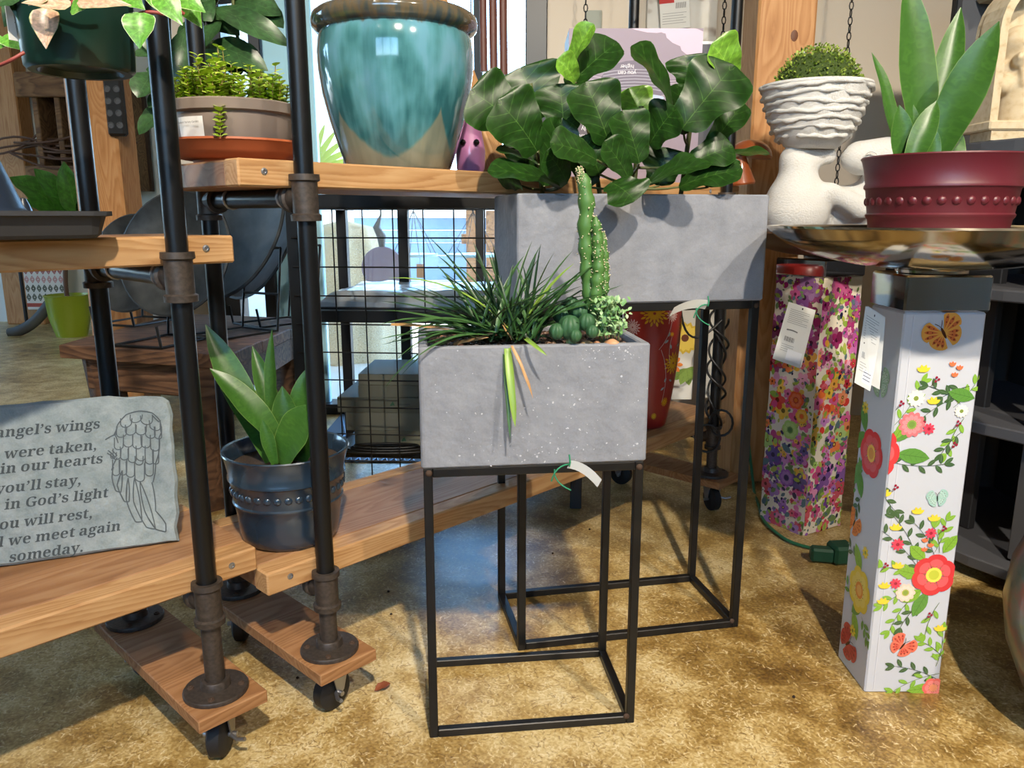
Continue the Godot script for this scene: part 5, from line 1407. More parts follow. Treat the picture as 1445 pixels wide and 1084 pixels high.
	var VR := func(y: float) -> float: return 0.042 + 0.028 * sin(clampf(y / 0.36, 0.0, 1.0) * PI * 0.72)
	var pf := [V(0, 0), V(0.036, 0), V(0.04, 0.004)]
	for i in 13: pf.append(V(VR.call(0.008 + 0.36 * i / 12.0), 0.008 + 0.36 * i / 12.0))
	pf += [V(0.058, 0.376), V(0.05, 0.372), V(0.05, 0.3), V(0, 0.1)]
	var rm := mat(rgb(160, 38, 34), 0.3); rm.clearcoat_enabled = true; rm.clearcoat = 0.4
	part(lat(pf, 40), "body", rm, o)
	p = Print.new(func(q: Vector2, k: float):
		var rr: float = VR.call(q.y) + 0.0006 + k
		var a: float = PI * 0.5 - 0.1 + 0.0 - q.x / 0.064
		return V3(cos(a) * rr, q.y, sin(a) * rr))
	for q in [[-0.012, 0.285, 0.032, 0], [0.042, 0.165, 0.028, 0], [0.03, 0.28, 0.016, 1], [-0.045, 0.15, 0.026, 0], [0.03, 0.07, 0.012, 0], [0.0, 0.035, 0.009, 0], [0.03, 0.235, 0.006, 0], [-0.06, 0.25, 0.02, 1], [0.075, 0.25, 0.02, 0]]:
		var col := rgb(226, 176, 32) if q[3] == 0 else rgb(226, 190, 190)
		for lay in 3:
			for i in 14:
				var a: float = TAU * (i + 0.5 * lay) / 14
				var d := V(cos(a), sin(a))
				p.lfp(V(q[0], q[1]) + d * q[2] * [0.6, 0.35, 0.08][lay], a, q[2] * 0.4, q[2] * 0.16, col, 0.5)
	for q in [[0.0, 0.2, 0.03, 0.28], [0.03, 0.23, 0.03, 0.165], [0.02, 0.07, 0.005, 0.2], [0.03, 0.33, 0.0, 0.35], [0.045, 0.32, 0.02, 0.26]]: p.line(V(q[0], q[1]), V(q[2], q[3]), 0.0012, rgb(206, 190, 190), 0.15)
	for q in [[0.012, 0.215], [0.02, 0.23], [0.05, 0.31], [0.055, 0.3], [0.02, 0.12], [0.012, 0.1], [0.045, 0.12], [0.06, 0.21], [0.03, 0.2], [0.01, 0.34]]: p.lfp(V(q[0], q[1]), q[0] * 60.0, 0.012, 0.005, rgb(150, 176, 186), 0.5)
	part(p.st, "flower_print", M.vc, o)
	# printed sunflower panel and plain white panel on the lower shelf
	for q in [[944, 982, 430, 562, -2.14, "white panel printed with a sunflower beside the red vase"], [984, 1012, 430, 575, -2.16, "plain white panel between the sunflower print and the pole"]]:
		var l := at(q[0], q[3], q[4]); var rt := at(q[1], q[2], q[4])
		o = thing("panel", q[5], "panel", V3(l.x, 0.2455, q[4]))
		var w: float = rt.x - l.x
		var h := 0.4
		part(bx(V3(w * 0.5, h * 0.5, 0), V3(w, h, 0.012), 0.001), "board", mat(rgb(206, 204, 196), 0.7), o)
		if q[0] == 944:
			p = Print.new(func(v: Vector2, k: float): return V3(v.x, v.y, 0.0062 + k), w, h)
			for lay in 2: daisy(p, V(0.036, 0.175), 0.046 - 0.008 * lay, 15, [rgb(214, 180, 60), rgb(236, 206, 90)][lay], rgb(110, 60, 34))
			for a in [-1.9, -0.8, -1.4, -2.4, -0.3]: big_leaf(p, V(0.045, 0.09), a, 0.05, 0.024, rgb(120, 146, 66))
			daisy(p, V(0.008, 0.1), 0.026, 7, rgb(226, 130, 50), rgb(150, 80, 30))
			daisy(p, V(0.04, 0.3), 0.03, 7, rgb(226, 150, 70), rgb(190, 90, 50))
			part(p.st, "sunflower_print", M.vc, o)
	# cables wound round the right pole
	var bp := on_shelf(1, 1.158, 0.0, 0.0)
	o = thing("cable_bundle", "black cables wound round the right shelving pole", "cable")
	for k in 3:
		st = ns()
		var pts := []
		for i in 40:
			var t := i / 39.0
			var a := t * (9.0 + 2.0 * k) + k * 2.0
			pts.append(bp + V3(cos(a) * (0.019 + 0.003 * k), 0.22 + 0.26 * t + 0.02 * k, sin(a) * (0.019 + 0.003 * k)))
		tube(st, pts, 0.0032, 6)
		part(st, "cable", M.black, o)
	for q in [[0.02, 0.24, 0.028], [-0.012, 0.2, 0.03]]:
		st = ns(); tube(st, ring(bp + V3(q[0] - 0.01, q[1], 0.03), V3(1, 0, 0.2), V3(0, 1.2, 0), q[2], 16), 0.0032, 6, false, true)
		part(st, "loop", M.black, o)
	st = ns(); tube(st, bez(at(960, 430, -1.9), at(965, 510, -1.9), bp + V3(0, 0.5, 0.02), 10), 0.003, 6)
	part(st, "cable", M.black, o)

# ---------------------------------------------------------------- right hand side
func build_right_side():
	# white animal on its back that carries a bowl on its foot
	var z := -1.83
	var c := func(u, v, dz = 0.0) -> Vector3: return at(u, v, z + dz)
	var o := thing("animal_figure", "white rough plaster animal holding a bowl on its raised foot", "figure", V3(0.74, 0.6685, -1.83))
	var R_ := func(n) -> float: return px(n, z)
	var caps := [[c.call(1122, 296), c.call(1126, 240), R_.call(40), R_.call(21)], [c.call(1122, 300), c.call(1124, 290), R_.call(40), R_.call(40)], [c.call(1126, 240), c.call(1122, 224), R_.call(20), R_.call(17)], [c.call(1122, 225), c.call(1168, 220), R_.call(15), R_.call(11)],
		[c.call(1140, 302, -0.05), c.call(1235, 300, -0.05), R_.call(34), R_.call(40)], [c.call(1172, 270, 0.04), c.call(1212, 294, 0.03), R_.call(11), R_.call(16)], [c.call(1235, 290, -0.03), c.call(1250, 250, -0.03), R_.call(34), R_.call(28)], [c.call(1215, 222), c.call(1250, 220), R_.call(21), R_.call(24)], [c.call(1204, 224), c.call(1212, 226), R_.call(13), R_.call(15)]]
	var off := o.position
	for q in caps: q[0] -= off; q[1] -= off
	var st := ns(); blob(st, caps, 0.022, 0.005)
	var wm := mat(rgb(208, 207, 204), 0.9); wm.normal_enabled = true; wm.uv1_triplanar = true; wm.uv1_scale = V3(14, 14, 14); wm.normal_texture = bump(nz(0.05, 61, 4), 256, 5.0); wm.normal_scale = 1.0
	part(st, "body", wm, o)
	st = ns(); tube(st, bez(c.call(1222, 218, 0.046) - off, c.call(1229, 210, 0.048) - off, c.call(1237, 217, 0.048) - off, 6), 0.0014, 5)
	part(st, "eyelid", wm, o)
	var bp: Vector3 = c.call(1145, 211)
	o = thing("nest_bowl", "white ridged bowl balanced on the plaster animal's foot", "bowl", bp)
	var pf := [V(0, 0), V(0.05, 0.0), V(0.062, 0.008)]
	for i in 12:
		var t := i / 11.0
		pf.append(V(lerpf(0.066, 0.117, pow(t, 0.62)) + (0.0026 if i % 2 else -0.0008), 0.014 + 0.118 * t))
	pf += [V(0.117, 0.137), V(0.11, 0.138), V(0.104, 0.12), V(0, 0.11)]
	st = ns(); lathe(st, pf, 56, Transform3D.IDENTITY, false, 0.012)
	for i in 7:
		var t := (i + 0.6) / 7.0
		var pts := []
		var ph := i * 1.7
		for k in 40:
			var a := TAU * k / 40
			pts.append(V3(cos(a), 0, sin(a)) * (lerpf(0.066, 0.118, pow(t, 0.62)) + 0.0012 * sin(a * 7.0 + ph)) + V3(0, 0.014 + 0.12 * t + 0.003 * sin(a * 3.0 + ph) + 0.0016 * sin(a * 11.0 - ph), 0))
		var rad := []
		for k in 40: rad.append(0.0052 + 0.0018 * sin(k * 2.3 + ph))
		tube(st, pts, rad, 7, false, true)
	part(st, "bowl", wm, o)
	o = thing("baby_tears", "dense dome of tiny green leaves growing in the white bowl", "plant", bp + V3(0, 0.12, 0))
	st = ns()
	var r := RandomNumberGenerator.new(); r.seed = 8
	for k in 2600:
		var d := V3(r.randfn(), absf(r.randfn()) * 0.9, r.randfn()).normalized()
		var q := d * V3(0.092, 0.098, 0.092) * r.randf_range(0.82, 1.03)
		q.x += 0.002
		var dr := (d + V3(r.randfn(), r.randfn(), r.randfn()) * 0.5).normalized()
		leaf(st, q, q + dr * r.randf_range(0.005, 0.008), r.randf_range(0.005, 0.007), V3(r.randfn(), 1, r.randfn()), 0.1, 0.1, 4, 2, 2, 0.0, rgb(88, 116, 34).lerp(rgb(166, 182, 84), r.randf()).srgb_to_linear())
	part(st, "foliage", M.vc_leaf, o).set_meta("kind", "stuff")
	part(lat([V(0, -0.008), V(0.088, -0.008), V(0.082, 0.04), V(0.055, 0.074), V(0, 0.086)], 20), "moss_core", mat(rgb(58, 76, 26), 0.9), o)
	# dark display unit with curved front
	o = thing("display_unit", "dark grey curved display shelving at the right edge", "shelving")
	var arc := PackedVector2Array([V(1.03, -1.95), V(0.885, -1.62)])
	for i in 7:
		var t := i / 6.0
		arc.append(V(0.885, -1.62).lerp(V(0.9, -1.42), t).lerp(V(0.9, -1.42).lerp(V(1.15, -1.25), t), t))
	arc.append(V(1.6, -1.2)); arc.append(V(1.6, -1.95))
	var dg := mat(rgb(70, 71, 76), 0.6)
	var dk := mat(rgb(26, 26, 29), 0.7)
	for q in [[0.862, 0.89, 0], [0.586, 0.61, 1], [0.315, 0.34, 1], [0.03, 0.055, 1], [1.5, 1.525, 1]]:
		st = ns()
		var pl := arc
		if q[2] == 1:
			pl = PackedVector2Array()
			for v in arc: pl.append(v + V(0.035 if v.x < 1.5 and v.y > -1.9 else 0.0, -0.03 if v.y > -1.9 else 0.0))
		prism(st, pl, q[0], q[1], Transform3D.IDENTITY, 0.003)
		part(st, "shelf", dg, o)
	part(bx(V3(1.32, 0.77, -1.97), V3(0.57, 1.53, 0.02)), "back_panel", dk, o)
	part(bx(V3(1.32, 1.2, -1.945), V3(0.57, 0.6, 0.02)), "upper_panel", mat(rgb(78, 80, 86), 0.6), o)
	part(bx(V3(0.985, 0.46, -1.8), V3(0.02, 0.81, 0.3), 0.002, Basis(Vector3.UP, 0.4)), "side_panel", dk, o)
	part(bx(V3(1.04, 0.46, -1.49), V3(0.03, 0.8, 0.03), 0.002, Basis(Vector3.UP, 0.5)), "divider", dg, o)
	part(bx(V3(1.27, 0.46, -1.75), V3(0.02, 0.81, 0.38), 0.002), "side_panel", dk, o)
	for k in 4: part(rod(V3(0.95 + 0.02 * k, 0.73 - 0.17 * k, -1.961), V3(0.95 + 0.02 * k, 0.73 - 0.17 * k, -1.955), 0.004, 8), "screw", M.zinc, o)
	# shrine statue in an arched niche
	z = -1.58
	var S := at(1447, 198, z)
	o = thing("niche_statue", "sandstone coloured hooded figure holding a lamb in an arched niche", "statue", V3(S.x, 0.8905, z))
	var sd := tri_mat(mat(Color.WHITE, 0.85), ramp_tex(nz(0.02, 71, 4), [rgb(176, 154, 120), rgb(194, 176, 144), rgb(200, 184, 154), rgb(204, 190, 162)]), V3(9, 9, 9))
	var k1 := px(1.0, z)
	st = ns()
	box(st, V3(0, k1 * 18, 0), V3(k1 * 138, k1 * 12, 0.1), 0.003)
	prism(st, PackedVector2Array([V(-58 * k1, -0.04), V(58 * k1, -0.04), V(64 * k1, 0.045), V(-64 * k1, 0.045)]), 0.0, k1 * 13)
	part(st, "plinth", sd, o)
	var ou := PackedVector2Array()
	var inn := []
	for i in 17:
		var a := PI * i / 16.0
		ou.append(V(cos(a) * 66 * k1, 110 * k1 + sin(a) * 68 * k1)); inn.append(V(cos(a) * 56 * k1, 110 * k1 + sin(a) * 58 * k1))
	var band := ou.duplicate()
	band.insert(0, V(66 * k1, 0.0)); band.append(V(-66 * k1, 0.0)); band.append(V(-56 * k1, 0.0))
	inn.reverse()
	for q in inn: band.append(q)
	band.append(V(56 * k1, 0.0))
	var upright := Transform3D(Basis(V3(1, 0, 0), V3(0, 0, 1), V3(0, 1, 0)), V3(0, k1 * 24, 0))
	st = ns(); prism(st, band, -0.03, 0.04, upright)
	part(st, "arch", sd, o)
	ou.insert(0, V(66 * k1, 0.0)); ou.append(V(-66 * k1, 0.0))
	st = ns(); prism(st, ou, -0.04, -0.025, upright)
	part(st, "niche_back", sd, o)
	var fz := 0.0
	var Q := func(u, v, dz = 0.0) -> Vector3: return at(u, v, z) - V3(S.x, 0.8905, z) + V3(0, 0, dz)
	st = ns()
	blob(st, [[Q.call(1440, 66, 0.01), Q.call(1440, 72, 0.012), k1 * 15, k1 * 13], [Q.call(1440, 58, -0.006), Q.call(1442, 74, -0.008), k1 * 20, k1 * 22], [Q.call(1442, 96), Q.call(1442, 120), k1 * 24, k1 * 27], [Q.call(1442, 120), Q.call(1442, 178), k1 * 27, k1 * 36],
		[Q.call(1418, 96), Q.call(1412, 124, 0.012), k1 * 9, k1 * 9], [Q.call(1412, 124, 0.014), Q.call(1450, 98, 0.03), k1 * 9, k1 * 7], [Q.call(1466, 96), Q.call(1472, 124, 0.012), k1 * 9, k1 * 9], [Q.call(1425, 90, 0.028), Q.call(1452, 92, 0.03), k1 * 9, k1 * 11], [Q.call(1426, 84, 0.036), Q.call(1421, 86, 0.04), k1 * 6, k1 * 4], [Q.call(1427, 104, 0.036), Q.call(1427, 122, 0.036), k1 * 4, k1 * 3.5]], 0.006, 0.0034)
	part(st, "figure", sd, o)
	st = ns(); tube(st, [Q.call(1440, 62, 0.036), Q.call(1439, 72, 0.038), Q.call(1439, 75, 0.034)], [0.0016, 0.0028, 0.001], 6)
	for s in [-1, 1]: tube(st, [Q.call(1440 + s * 9, 65, 0.03), Q.call(1440 + s * 4, 66, 0.033)], 0.0012, 5)
	tube(st, [Q.call(1434, 80, 0.033), Q.call(1445, 80, 0.033)], 0.0013, 5)
	part(st, "face", sd, o)
	o = thing("carved_bracket", "cream carved leaf bracket on the dark panel above the statue", "bracket", at(1432, 4, -1.9))
	st = ns()
	box(st, V3(0, 0.02, 0.0), V3(0.14, 0.03, 0.07), 0.006)
	part(st, "bracket", sd, o)
	st = ns()
	for i in 7: leaf(st, V3(-0.06 + 0.02 * i, 0.012, 0.036), V3(-0.066 + 0.022 * i, -0.012, 0.042), 0.018, V3(0, 0.3, 1), 0.3, 0.2, 3, 4, 6)
	part(st, "carved_leaves", sd, o)
	part(bx(V3(0, 0.02, -0.02), V3(0.02, 0.02, 0.04)), "mount", dk, o)
	# big glazed jar at the bottom right corner
	o = thing("glazed_jar", "large mottled green and rust glazed jar cut off at the right edge", "pot", V3(0.925, 0, -1.0))
	var jt := mat(Color.WHITE, 0.15)
	tri_mat(jt, ramp_tex(nz(0.012, 81, 4), [rgb(40, 60, 54), rgb(62, 84, 74), rgb(96, 92, 76), rgb(120, 74, 58), rgb(76, 92, 90)]), V3(5, 5, 5)); jt.clearcoat_enabled = true
	part(lat([V(0, 0), V(0.12, 0), V(0.128, 0.006), V(0.165, 0.06), V(0.19, 0.12), V(0.2, 0.18), V(0.195, 0.24), V(0.175, 0.3), V(0.15, 0.34), V(0.16, 0.355), V(0.165, 0.365), V(0.155, 0.372), V(0.14, 0.36), V(0.14, 0.33), V(0, 0.2)], 56), "body", jt, o)
	# extension cord
	o = thing("extension_cord", "green outdoor extension cord with plugs lying behind the columns", "cord")
	var pts := []
	var cv := Curve3D.new()
	for q in [[1050, 560, -2.1], [1056, 620, -2.09]]: cv.add_point(at(q[0], q[1], q[2]))
	for q in [[1064, 690], [1078, 735], [1110, 762], [1150, 775]]: cv.add_point(aty(q[0], q[1], 0.006) + V3(0, 0.0, 0))
	for i in 40: pts.append(cv.sample_baked(cv.get_baked_length() * i / 39.0, true))
	st = ns(); tube(st, pts, 0.004, 7); part(st, "cord", mat(rgb(36, 110, 76), 0.5), o)
	var pg := mat(rgb(20, 74, 52), 0.5)
	var e := aty(1160, 782, 0.018)
	part(bx(e, V3(0.05, 0.032, 0.03), 0.005, Basis(Vector3.UP, -0.2)), "plug", pg, o)
	part(bx(e + V3(0.042, 0.004, 0.0), V3(0.05, 0.042, 0.05), 0.006, Basis(Vector3.UP, 0.1)), "socket", pg, o)
	# chains that hang from the ceiling
	for q in [[1196, 0, 1180, 262, -2.5, "chain hanging in front of the beige wall behind the white bowl"], [829, 0, 826, 38, -2.6, "chain hanging beside the window above the mauve carton"], [1023, 0, 1020, 55, -2.6, "chain hanging near the pole above the dark carton"]]:
		var b := at(q[2], q[3], q[4])
		o = thing("hanging_chain", q[5], "chain", b, 0.0, "hanging chains")
		st = ns()
		var len := 2.995 - b.y
		var nl := int(len / 0.021)
		for i in nl:
			var cc := V3(0, 0.012 + i * len / nl, 0)
			var u := V3(1, 0, 0) if i % 2 == 0 else V3(0, 0, 1)
			var rg := []
			for k in 8:
				var a := TAU * k / 8
				rg.append(cc + u * cos(a) * 0.006 + V3(0, 1, 0) * sin(a) * 0.0125)
			tube(st, rg, 0.0018, 4, false, true)
		part(st, "links", M.black, o).set_meta("kind", "stuff")
	# things on the back wall
	o = thing("wall_print", "white canvas with brown stain pattern hanging behind the cartons", "wall hanging", at(962, 20, -2.885))
	part(bx(V3(0, 0.06, 0), V3(0.24, 0.42, 0.02), 0.002), "canvas", tri_mat(mat(Color.WHITE, 0.8), ramp_tex(nz(0.01, 91, 3), [rgb(112, 92, 76), rgb(206, 204, 198), rgb(214, 212, 206), rgb(214, 212, 206)]), V3(3, 3, 3)), o)
	var tg := thing("price_card", "white price card with red header hanging on the canvas", "tag", at(952, 14, -2.84))
	part(bx(V3(0, 0, 0), V3(0.1, 0.12, 0.002), 0.0004, Basis(V3(0, 0, 1), 0.1)), "card", M.paper, tg)
	part(bx(V3(-0.03, 0.045, 0.0013), V3(0.05, 0.05, 0.001), 0.0, Basis(V3(0, 0, 1), 0.1)), "red_header", mat(rgb(190, 52, 50), 0.7), tg)
	var pp := Print.new(func(v: Vector2, k: float): return V3(v.x, v.y + v.x * 0.1, 0.0013 + k))
	for i in 9: pp.line(V(0.004 + 0.004 * i, 0.004), V(0.004 + 0.004 * i, 0.022), 0.0016, rgb(70, 70, 72))
	for i in 5: pp.line(V(-0.04, -0.01 - 0.008 * i), V(0.04 - 0.01 * (i % 2), -0.01 - 0.008 * i), 0.0014, rgb(150, 150, 150))
	part(pp.st, "print", M.vc, tg)
	words("$296.95", 0.03, tg, Transform3D(Basis(V3(0, 0, 1), 0.1), V3(0.02, 0.04, 0.002)), M.ink)
	o = thing("small_plaque", "small pale plaque on the wall beside the window", "plaque", at(838, 28, -2.9))
	part(bx(Vector3.ZERO, V3(0.055, 0.06, 0.01), 0.002), "plaque", mat(rgb(150, 156, 148), 0.8), o)
	o = thing("wire_hoop", "black wire hoop hanging above the mauve carton", "hoop", at(900, -8, -2.1))
	st = ns(); tube(st, ring(Vector3.ZERO, V3(1, 0, 0), V3(0, -0.3, 0.9).normalized(), 0.072, 32), 0.003, 6, false, true)
	part(st, "ring", M.black, o)
	part(rod(V3(0, 0.02, -0.06), V3(0, 2.995 - o.position.y, -0.06), 0.002, 6), "rod", M.black, o)

# ---------------------------------------------------------------- black rack in front of the window
func build_rack():
	var o := thing("wire_rack", "black metal rack with wire grid sides in front of the window", "rack", V3(-0.55, 0, -2.0), -0.08)
	var W := 0.72; var D := 0.42
	for x in [0.0, W]:
		for z in [0.0, -D]: part(bx(V3(x, 0.42, z), V3(0.03, 0.84, 0.03), 0.002), "post", M.black, o)
	part(bx(V3(0.2, 0.55, -D + 0.05), V3(0.03, 0.5, 0.03), 0.002), "post", M.black, o)
	for q in [[0.785, 0.035], [0.5, 0.03]]:
		for z in [0.0, -D]: part(bx(V3(W * 0.5, q[0], z), V3(W - 0.03, q[1], 0.03), 0.002), "rail", M.black, o)
		for x in [0.0, W]: part(bx(V3(x, q[0], -D * 0.5), V3(0.03, q[1], D - 0.03), 0.002), "side_rail", M.black, o)
	part(bx(V3(W * 0.5, 0.516, -D * 0.5), V3(W - 0.02, 0.006, D - 0.03)), "shelf_plate", M.black, o)
	part(bx(V3(W * 0.5 + 0.03, 0.115, -D * 0.5 - 0.02), V3(W - 0.06, 0.02, D - 0.06), 0.002), "bottom_shelf", M.black_gloss, o)
	for g in [[0.018, 0.076, 0.0]]:
		var st := ns()
		var x: float = 0.03 + g[2]
		while x < W: tube(st, [V3(x, 0.06, g[0]), V3(x, 0.77, g[0])], 0.0019, 5, false); x += g[1]
		var y: float = 0.12 + g[2]
		while y < 0.77: tube(st, [V3(0.0, y, g[0] + 0.003), V3(W, y, g[0] + 0.003)], 0.0019, 5, false); y += g[1] * 0.95
		part(st, "wire_grid", M.black, o).set_meta("kind", "stuff")
	# wrapped slab lying on the rack shelf
	o = thing("wrapped_slab", "slab wrapped in crinkled shiny film on the rack shelf", "package", V3(-0.5, 0.5195, -2.03), -0.08)
	var st := ns()
	var n := nz(7.0, 5, 3)
	var gx := 26; var gz := 14
	var g := []
	for j in gz + 1:
		var row := []
		for i in gx + 1:
			var x := 0.46 * i / gx; var z := -0.36 * j / gz
			var e := minf(minf(x, 0.46 - x), minf(-z, 0.36 + z))
			row.append(V3(x, 0.012 + 0.028 * smoothstep(0.0, 0.03, e) + 0.012 * n.get_noise_2d(x, z * 1.8), z))
		g.append(row)
	st.set_smooth_group(1)
	for j in gz:
		for i in gx: quado(st, g[j][i], g[j][i + 1], g[j + 1][i + 1], g[j + 1][i], V3(0.23, -1, -0.2))
	st.set_smooth_group(-1)
	for i in gx:
		for j in [0, gz]: quado(st, g[j][i], g[j][i + 1], V3(g[j][i + 1].x, 0, g[j][i + 1].z), V3(g[j][i].x, 0, g[j][i].z), V3(0.23, 0, -0.18))
	for j in gz:
		for i in [0, gx]: quado(st, g[j][i], g[j + 1][i], V3(g[j + 1][i].x, 0, g[j + 1][i].z), V3(g[j][i].x, 0, g[j][i].z), V3(0.23, 0, -0.18))
	part(st, "film", mat(rgb(206, 216, 224), 0.25, 0.1), o)
	# flat cartons stacked on the bottom shelf
	var y := 0.1255
	var names := ["lowest", "second", "third", "fourth", "topmost"]
	var xs := [[498, 600, 0.05], [488, 600, 0.05], [478, 598, 0.042], [506, 600, 0.034], [508, 598, 0.03]]
	for i in 5:
		var l := at(xs[i][0], 560, -2.06).x
		var rt := at(xs[i][1], 560, -2.06).x
		var b := thing("flat_carton", "%s flat olive carton in the stack on the rack's bottom shelf" % names[i], "box", V3((l + rt) * 0.5, y, -2.17), -0.03 * (i % 3), "flat cartons on the rack")
		part(bx(V3(0, xs[i][2] * 0.5, 0), V3(rt - l, xs[i][2], 0.22), 0.001), "carton", mat([rgb(112, 112, 96), rgb(122, 122, 106), rgb(104, 106, 92)][i % 3], 0.7), b)
		if i in [0, 2]:
			var p := Print.new(func(v: Vector2, k: float): return V3(v.x, v.y, 0.1101 + k))
			for k in 3: p.lfp(V(0.03 + 0.006 * k, 0.02), 0.6 + 0.8 * k, 0.012, 0.006, rgb(50, 92, 66), 0.5)
			p.line(V(0.05, 0.024), V(0.085, 0.024), 0.004, rgb(84, 88, 78))
			part(p.st, "leaf_mark", M.vc, b)
		y += xs[i][2] + 0.0005
	var h := thing("hose_coil", "coil of thin black hose on the rack's bottom shelf", "hose", at(545, 620, -2.02))
	h.position.y = 0.1295
	st = ns()
	for k in 3:
		var pts := []
		for i in 24:
			var a := TAU * i / 24
			pts.append(V3(cos(a) * (0.11 - 0.012 * k), 0.003 + 0.006 * k, sin(a) * (0.03 - 0.004 * k)))
		tube(st, pts, 0.0035, 6, false, true)
	part(st, "coil", M.black, h)
	# open steel mesh mat by the door
	o = thing("mesh_mat", "blue grey expanded metal mat on the floor by the glass door", "mat", V3(-0.4, 0.004, -2.62))
	st = ns()
	for i in 44:
		for s in [-1, 1]:
			var c := -0.6 + 0.028 * i
			var a := V3(c - s * 0.08, 0, -0.3); var b := V3(c + s * 0.08, 0, 0.3)
			if maxf(absf(a.x), absf(b.x)) > 0.26: continue
			tube(st, [a, b], 0.0035, 4, false)
	for x in [-0.3, 0.3]: pass
	part(st, "mesh", mat(rgb(96, 122, 150), 0.4, 0.5), o).set_meta("kind", "stuff")
	part(bx(V3(0, -0.002, 0), V3(0.52, 0.003, 0.6)), "backing", mat(rgb(60, 74, 92), 0.7), o)

# ---------------------------------------------------------------- back left of the shop
func dish(o_label: String, c: Vector3, n: Vector3, r: float, y0: float):
	var o := thing("round_dish", o_label, "dish", c)
	var b := Basis(V3(0, 1, 0).cross(n).normalized(), n, V3(0, 1, 0).cross(n).normalized().cross(n)).orthonormalized()
	var st := ns()
	lathe(st, [V(0, -0.03), V(r * 0.55, -0.028), V(r * 0.9, -0.008), V(r, 0.006), V(r, 0.01), V(r * 0.97, 0.012), V(r * 0.88, -0.002), V(r * 0.55, -0.02), V(0, -0.022)], 48, Transform3D(b, Vector3.ZERO))
	part(st, "dish", tri_mat(mat(Color.WHITE, 0.55, 0.2), ramp_tex(nz(0.02, 95), [rgb(40, 44, 46), rgb(54, 58, 60), rgb(66, 70, 71)]), V3(4, 4, 4)), o)
	for q in [V(0.3, 0.35), V(0.45, 0.1)]:
		part(bx(b * V3(q.x * r, -0.031, q.y * r), V3(0.05, 0.002, 0.03), 0.0, b), "price_sticker", M.paper, o)
	return o
func wire_easel(c: Vector3, yaw: float, w: float, h: float, label: String):
	var o := thing("wire_easel", label, "stand", c, yaw, "wire easels on the bench")
	var st := ns()
	for x in [-w * 0.5, w * 0.5]:
		tube(st, [V3(x, 0.004, 0.1), V3(x, 0.004, -0.1), V3(x, h, -0.13)], 0.004, 6)
		tube(st, [V3(x, 0.004, 0.1), V3(x, 0.06, 0.11)], 0.004, 6)
	for q in [[0.004, 0.1], [0.004, -0.1], [h, -0.13], [h * 0.45, -0.113]]: tube(st, [V3(-w * 0.5, q[0], q[1]), V3(w * 0.5, q[0], q[1])], 0.004, 6)
	part(st, "wire_frame", M.black, o)
